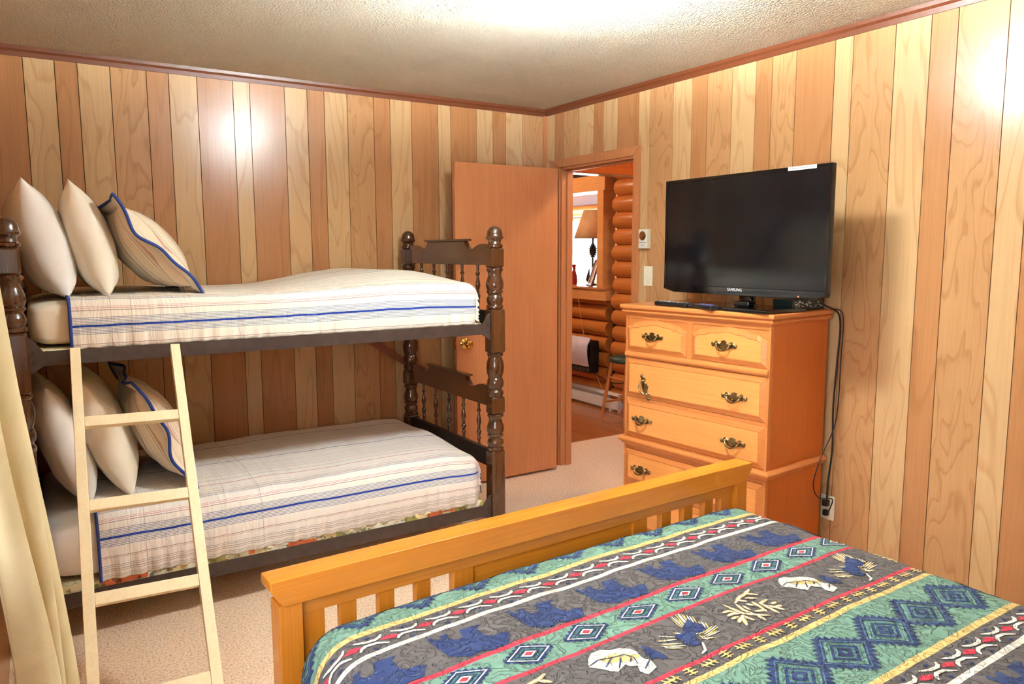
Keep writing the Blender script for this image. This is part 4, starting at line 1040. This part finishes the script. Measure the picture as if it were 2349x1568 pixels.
# ------------------------------------------------------------------ the room beyond the door
XL = 1.58                                   # axis of the logs
fh = MB().box(-.75, 1.70, .28, 3.4, -.1, -.012).build('floor_hall', M_BACK); tag(fh, 'wood board floor of the room beyond the door', None, None, 'structure')
bx_ = .10; i = 0
while bx_ < 1.5:
    w = .083
    MB().box(bx_+.0008, bx_+w-.0008, .28, 3.3, -.02, .0).build('floor_board', M_FLOORB, fh, bevel=.001, seg=1); bx_ += w; i += 1
MB().box(.09, 1.5, .27, .30, -.002, .006).build('threshold_strip', M_FLOORB, fh, bevel=.002)
tag(MB().box(-.75, -.7, .12, 3.4, 0, 2.7).box(-.75, 1.7, 3.3, 3.4, 0, 2.7).box(-.75, 0.0, .12, .16, 0, 2.7).build('wall_hall', PL_M), 'plain wood walls of the room beyond the door', None, None, 'structure')
tag(MB().box(.09, 1.7, -2.4, -2.3, 0, 2.5).build('wall_hall_end', PL_M), 'end wall of the passage beyond the door', None, None, 'structure')
tag(MB().box(-.75, 1.75, -2.4, 3.4, 2.62, 2.7).build('ceiling_hall', M_ORANGE), 'wood ceiling of the room beyond the door', None, None, 'structure')
hd = MB().box(.09, 1.62, .285, .385, 2.092, 2.62).build('trim_5', M_CAS); tag(hd, 'board-clad header beam across the passage beyond the door', None, None, 'structure')
bx_ = .10
while bx_ < 1.5:
    MB().box(bx_+.0012, bx_+.0838, .276, .2855, 2.15, 2.62).build('header_board', M_ORANGE, hd, bevel=.002, seg=1); bx_ += .085
MB().box(.09, 1.6, .270, .2855, 2.092, 2.15).build('fascia', M_ORANGE, hd, bevel=.002)
MB().box(.09, 1.6, .280, .392, 2.084, 2.093).build('soffit', plain('varnished_soffit', (176, 132, 92), .18), hd)
# log wall
lw = MB().box(XL+.055, XL+.07, -2.4, 1.14, 0, 2.62).box(XL+.055, XL+.07, 1.14, 3.4, 0, 1.03).box(XL+.055, XL+.07, 1.14, 3.4, 2.2, 2.62).build('wall_log', plain('dark_chinking', (38, 22, 14), .8)); tag(lw, 'wall of stacked round logs beyond the door', None, None, 'structure')
def log_mesh(y0, y1, r, round_end):
    prof = []
    if round_end:
        for k in range(7):
            a = PI/2*k/6; prof.append((max(.002, r*math.sin(a)), -r*.75*math.cos(a)))
    else: prof.append((r, 0))
    L = y1-y0; n = max(2, int(L/.15))
    for k in range(1, n+1): prof.append((r*(1+.02*math.sin(k*1.3)), L*k/n))
    return prof, L
k = 0; z = .062+.0745-.149
while z < 2.6:
    # right stack: rounded ends towards the opening, standing proud
    prof, L = log_mesh(-2.3, 1.10, .079, True)
    MB().lathe(prof, 20, M=Matrix.Translation((XL, 1.085+.012*math.sin(k*2.1), z)) @ Matrix.Rotation(PI/2, 4, 'X') @ Matrix.Translation((0, 0, .05))).build('log', M_LOG, lw, smooth=True, angle=50)
    if z < 1.05 or z > 2.25:
        MB().lathe([(.076, 0), (.078, .5), (.075, 1.1), (.077, 2.1)], 20, M=Matrix.Translation((XL+.03, 3.28, z+.02)) @ Matrix.Rotation(PI/2, 4, 'X')).build('log', M_LOG, lw, smooth=True, angle=50)
    z += .149; k += 1
# framed opening in the log wall
wo = thing('window_2', 'pine framed opening in the log wall with the lamp on its sill', None, (XL-.05, 2.0, 1.03), 0, None, True, 'structure')
MB().box(XL-.09, XL+.16, 1.172, 1.262, 1.15, 2.06).build('frame_board', M_PINEB, wo, bevel=.004)
MB().box(XL-.09, XL+.16, 1.155, 3.3, 2.06, 2.205).build('frame_board', M_PINEB, wo, bevel=.004)
MB().box(XL-.10, XL+.02, 1.11, 3.3, 1.030, 1.135).build('apron_board', M_PINEB, wo, bevel=.004)
MB().box(XL-.115, XL+.30, 1.10, 3.3, 1.135, 1.155).build('sill', M_CAS, wo, bevel=.003)
# sunroom behind the opening
XS = 3.2
sr = MB().box(XS, XS+.08, .9, 6.5, -.1, 1.09).box(XS, XS+.08, .9, 2.5, 1.09, 1.93).box(1.75, XS, .85, .9, -.1, 2.7).box(1.75, XS, 6.4, 6.5, -.1, 2.7).box(1.75, XS, .9, 6.4, -.1, .0).build('wall_sunroom', M_PINEB); tag(sr, 'pine wall with a bright window behind the opening', None, None, 'structure')
tag(MB().box(1.66, XS+.08, .85, 6.5, 2.62, 2.7).build('ceiling_sunroom', M_BACK), 'dark rafter ceiling behind the opening', None, None, 'structure')
cs = bpy.data.objects['ceiling_sunroom']
MB().box(XS, XS+.08, .9, 6.5, 1.93, 2.62).build('gable_board', M_TRIM, cs)
for y in (2.2, 2.75, 3.3, 3.85, 4.4): MB().box(1.75, XS, y, y+.09, 2.42, 2.62).build('rafter', M_ORANGE, cs, bevel=.004)
w3 = thing('window_3', 'bright window of the sunroom behind the lamp', None, (XS, 4.0, 1.09), 0, None, True, 'structure')
MB().box(XS-.02, XS+.06, 2.5, 6.4, 1.09, 1.145).box(XS-.02, XS+.06, 2.5, 6.4, 1.90, 1.94).box(XS-.02, XS+.06, 2.5, 2.56, 1.09, 1.94).build('window_frame', M_PINEB, w3, bevel=.004)
MB().box(XS+.03, XS+.035, 2.56, 6.4, 1.145, 1.90).build('pane', M_GLASS, w3)
MB().tube([(XS-.08, .95, 2.02), (XS-.08, 3.5, 2.02), (XS-.08, 6.4, 2.02)], .075, 18).build('lintel_log', M_LOG, sr, smooth=True)
# hall lamp, unseen, added to give the room beyond warm light
hl = thing('hall_fill_light', 'unseen round glass light added to brighten the room beyond the door', 'ceiling light', (.45, 1.7, 2.50), 0)
MB().lathe([(0, .12), (.14, .12), (.14, .10), (0, .10)], 28).build('pan', M_BRASSY, hl, smooth=True, angle=40)
MB().lathe([(0, 0), (.06, .006), (.11, .03), (.13, .07), (.13, .10), (0, .101)], 28).build('glass_bowl', M_HALLGLASS, hl, smooth=True, angle=60)
hl2 = thing('passage_ceiling_light', 'round glass ceiling light of the passage beside the doorway', 'ceiling light', (.72, -1.25, 2.50), 0)
MB().lathe([(0, .12), (.12, .12), (.12, .10), (0, .10)], 28).build('pan', M_BRASSY, hl2, smooth=True, angle=40)
MB().lathe([(0, 0), (.05, .006), (.09, .03), (.11, .07), (.11, .10), (0, .101)], 28).build('glass_bowl', M_HALLGLASS, hl2, smooth=True, angle=60)
# table lamp on the sill
tl = thing('table_lamp', 'table lamp with tan shade and spiky iron sun base on the pine sill', 'lamp', (XL+.13, 1.595, 1.1555), 0)
MB().lathe([(0, 0), (.065, 0), (.062, .012), (.02, .022), (.011, .04), (.010, .50), (0, .50)], 24).build('pole', M_IRON, tl, smooth=True, angle=40)
sun = MB().lathe([(0, -.012), (.040, -.012), (.044, 0), (.040, .012), (0, .012)], 22, M=Matrix.Translation((0, 0, .345)) @ Matrix.Rotation(PI/2, 4, 'Y'))
for i in range(16):
    a = 2*PI*i/16; c, s = math.cos(a), math.sin(a); b = a+.19; e = a-.19
    sun.prism([(.038*math.cos(e), .038*math.sin(e)), (.076*c, .076*s), (.038*math.cos(b), .038*math.sin(b))], -.006, .006, lambda p, q, d: (d, p, .345+q))
sun.build('sun_ornament', M_IRON, tl)
MB().prism([(-.10, .05), (-.085, .10), (-.052, .165), (-.05, .10), (-.03, .03), (-.06, .02)], -.006, .006, lambda p, q, d: (d, -p, q)).build('iron_leaf', M_IRON, tl)
sh = MB().lathe([(.19, .47), (.095, .745)], 40, cap=False).build('shade', plain('tan_paper_shade', (206, 160, 112), .8), tl, smooth=True, fix=False)
sm = sh.modifiers.new('thickness', 'SOLIDIFY'); sm.thickness = .003
MB().tube([(0, -.05, .49), (0, -.05, .36)], .0015, 6).build('pull_chain', M_BRASS, tl)
# leaning picture frame
pf = thing('picture_frame', 'brown wood picture frame leaning on the sill beside the lamp', 'picture frame', (XL+.02, 1.50, 1.1555), 0)
PM = Matrix.Rotation(-.5, 4, 'Z') @ Matrix.Rotation(.30, 4, 'Y')
def fbar(a0, a1, b0, b1): return MB().box(-.010, .010, a0, a1, b0, b1, M=PM)
fbar(-.11, -.075, 0.003, .27).build('frame_side', M_TRIM, pf, bevel=.002); fbar(.075, .11, 0.003, .27).build('frame_side', M_TRIM, pf, bevel=.002)
fbar(-.075, .075, .245, .27).build('frame_side', M_TRIM, pf, bevel=.002); fbar(-.075, .075, 0.003, .028).build('frame_side', M_TRIM, pf, bevel=.002)
MB().box(-.002, .002, -.075, .075, .028, .245, M=PM).build('print', plain('faded_print', (190, 164, 146), .6), pf)
rv = thing('red_vase', 'slim red vase at the left of the pine opening', 'vase', (XL+.10, 1.86, 1.1555), 0)
MB().lathe([(0, 0), (.028, 0), (.034, .03), (.030, .09), (.014, .15), (.020, .20), (.022, .205), (0, .20)], 20).build('body', plain('red_glaze', (150, 24, 30), .3), rv, smooth=True, angle=50)
# wall heater with white front
ap = thing('wall_heater', 'wall heater with curved white front and black sides on the log wall', 'heater', (1.36, 1.42, .335), 0)
MB().box(.03, .14, -.20, .30, 0, .31).build('case', M_BLACK, ap, bevel=.012)
fr = []
for i in range(13):
    t = i/12; fr.append((.028-.035*math.sin(PI*(t*.8+.1))+.05*max(0, t-.75)*2, .065+.275*t))
ring = fr+[(a+.012, b) for a, b in reversed(fr)]
MB().prism(ring, -.185, .31, lambda a, b, d: (a, d, b)).build('front', plain('lilac_white_gloss', (214, 210, 226), .15), ap, smooth=True, angle=40)
for i in range(8): MB().box(.026, .034, -.19+i*.06, -.145+i*.06, .012, .05).build('grille_slot', M_INK, ap)
MB().box(.002, .006, .06, .13, .27, .30).build('display', M_GLOSSBLK, ap)
MB().box(.135, .17, -.02, .02, .05, .25).build('wall_bracket', M_STEEL, ap)
# baseboard heater
bh = thing('baseboard_heater', 'long white baseboard heater at the foot of the log wall', 'heater', (1.49, 1.6, 0), 0, None, True)
MB().prism([(1.468, .025), (1.468, .115), (1.476, .118), (1.476, .022)], .90, 3.2, lambda a, b, d: (a, d, b)).build('front_panel', M_PAINT, bh)
MB().prism([(1.476, .150), (1.505, .172), (1.535, .172), (1.535, .0), (1.505, .0), (1.505, .145)], .90, 3.2, lambda a, b, d: (a, d, b)).build('back_panel', M_PAINT, bh)
MB().box(1.468, 1.535, .896, .906, .0, .172).build('end_cap', M_PAINT, bh, bevel=.003)
MB().box(1.478, 1.53, .91, 3.2, .05, .10).build('fins', M_STEEL, bh)
MB().box(1.47, 1.53, 2.6, 2.65, 0, .05).box(1.47, 1.53, 1.0, 1.03, 0, .05).build('foot', M_PAINT, bh)
# stool
so = thing('bar_stool', 'wooden stool with green padded seat beside the log wall', 'stool', (1.27, .56, 0), 0)
MB().lathe([(0, .535), (.13, .535), (.155, .548), (.160, .565), (.15, .583), (.10, .595), (0, .598)], 32).build('seat', plain('green_vinyl', (38, 66, 50), .45), so, smooth=True, angle=50)
LG = plain('stool_beech', (196, 118, 60), .35)
for sx, sy in ((-1, 1), (1, 1), (-1, -1), (1, -1)):
    MB().tube([(sx*.09, sy*.09, .54), (sx*.125, sy*.125, .27), (sx*.155, sy*.155, 0)], [.014, .017, .012], 12).build('leg', LG, so, smooth=True)
for s in (-1, 1):
    MB().tube([(-.135, s*.135, .18), (.135, s*.135, .18)], .010, 10).build('stretcher', LG, so, smooth=True)
    MB().tube([(s*.11, -.11, .40), (s*.11, .11, .40)], .010, 10).build('stretcher', LG, so, smooth=True)
cord('lamp_cord', 'thin tan lamp cord hanging down the log wall', [(1.475, 1.53, 1.12), (1.478, 1.52, 1.02), (1.494, 1.50, .85), (1.498, 1.44, .62), (1.494, 1.36, .48), (1.496, 1.27, .33), (1.50, 1.17, .18)], .0035, plain('tan_cord', (206, 150, 90), .5))
cord('heater_cord', 'black heater cord along the log wall below the curved heater', [(1.44, 1.24, .345), (1.494, 1.20, .30), (1.496, 1.08, .27), (1.496, .95, .27), (1.496, .83, .31), (1.497, .74, .45)], .005)

for o in list(bpy.data.objects):
    if '_w' in o: del o['_w']
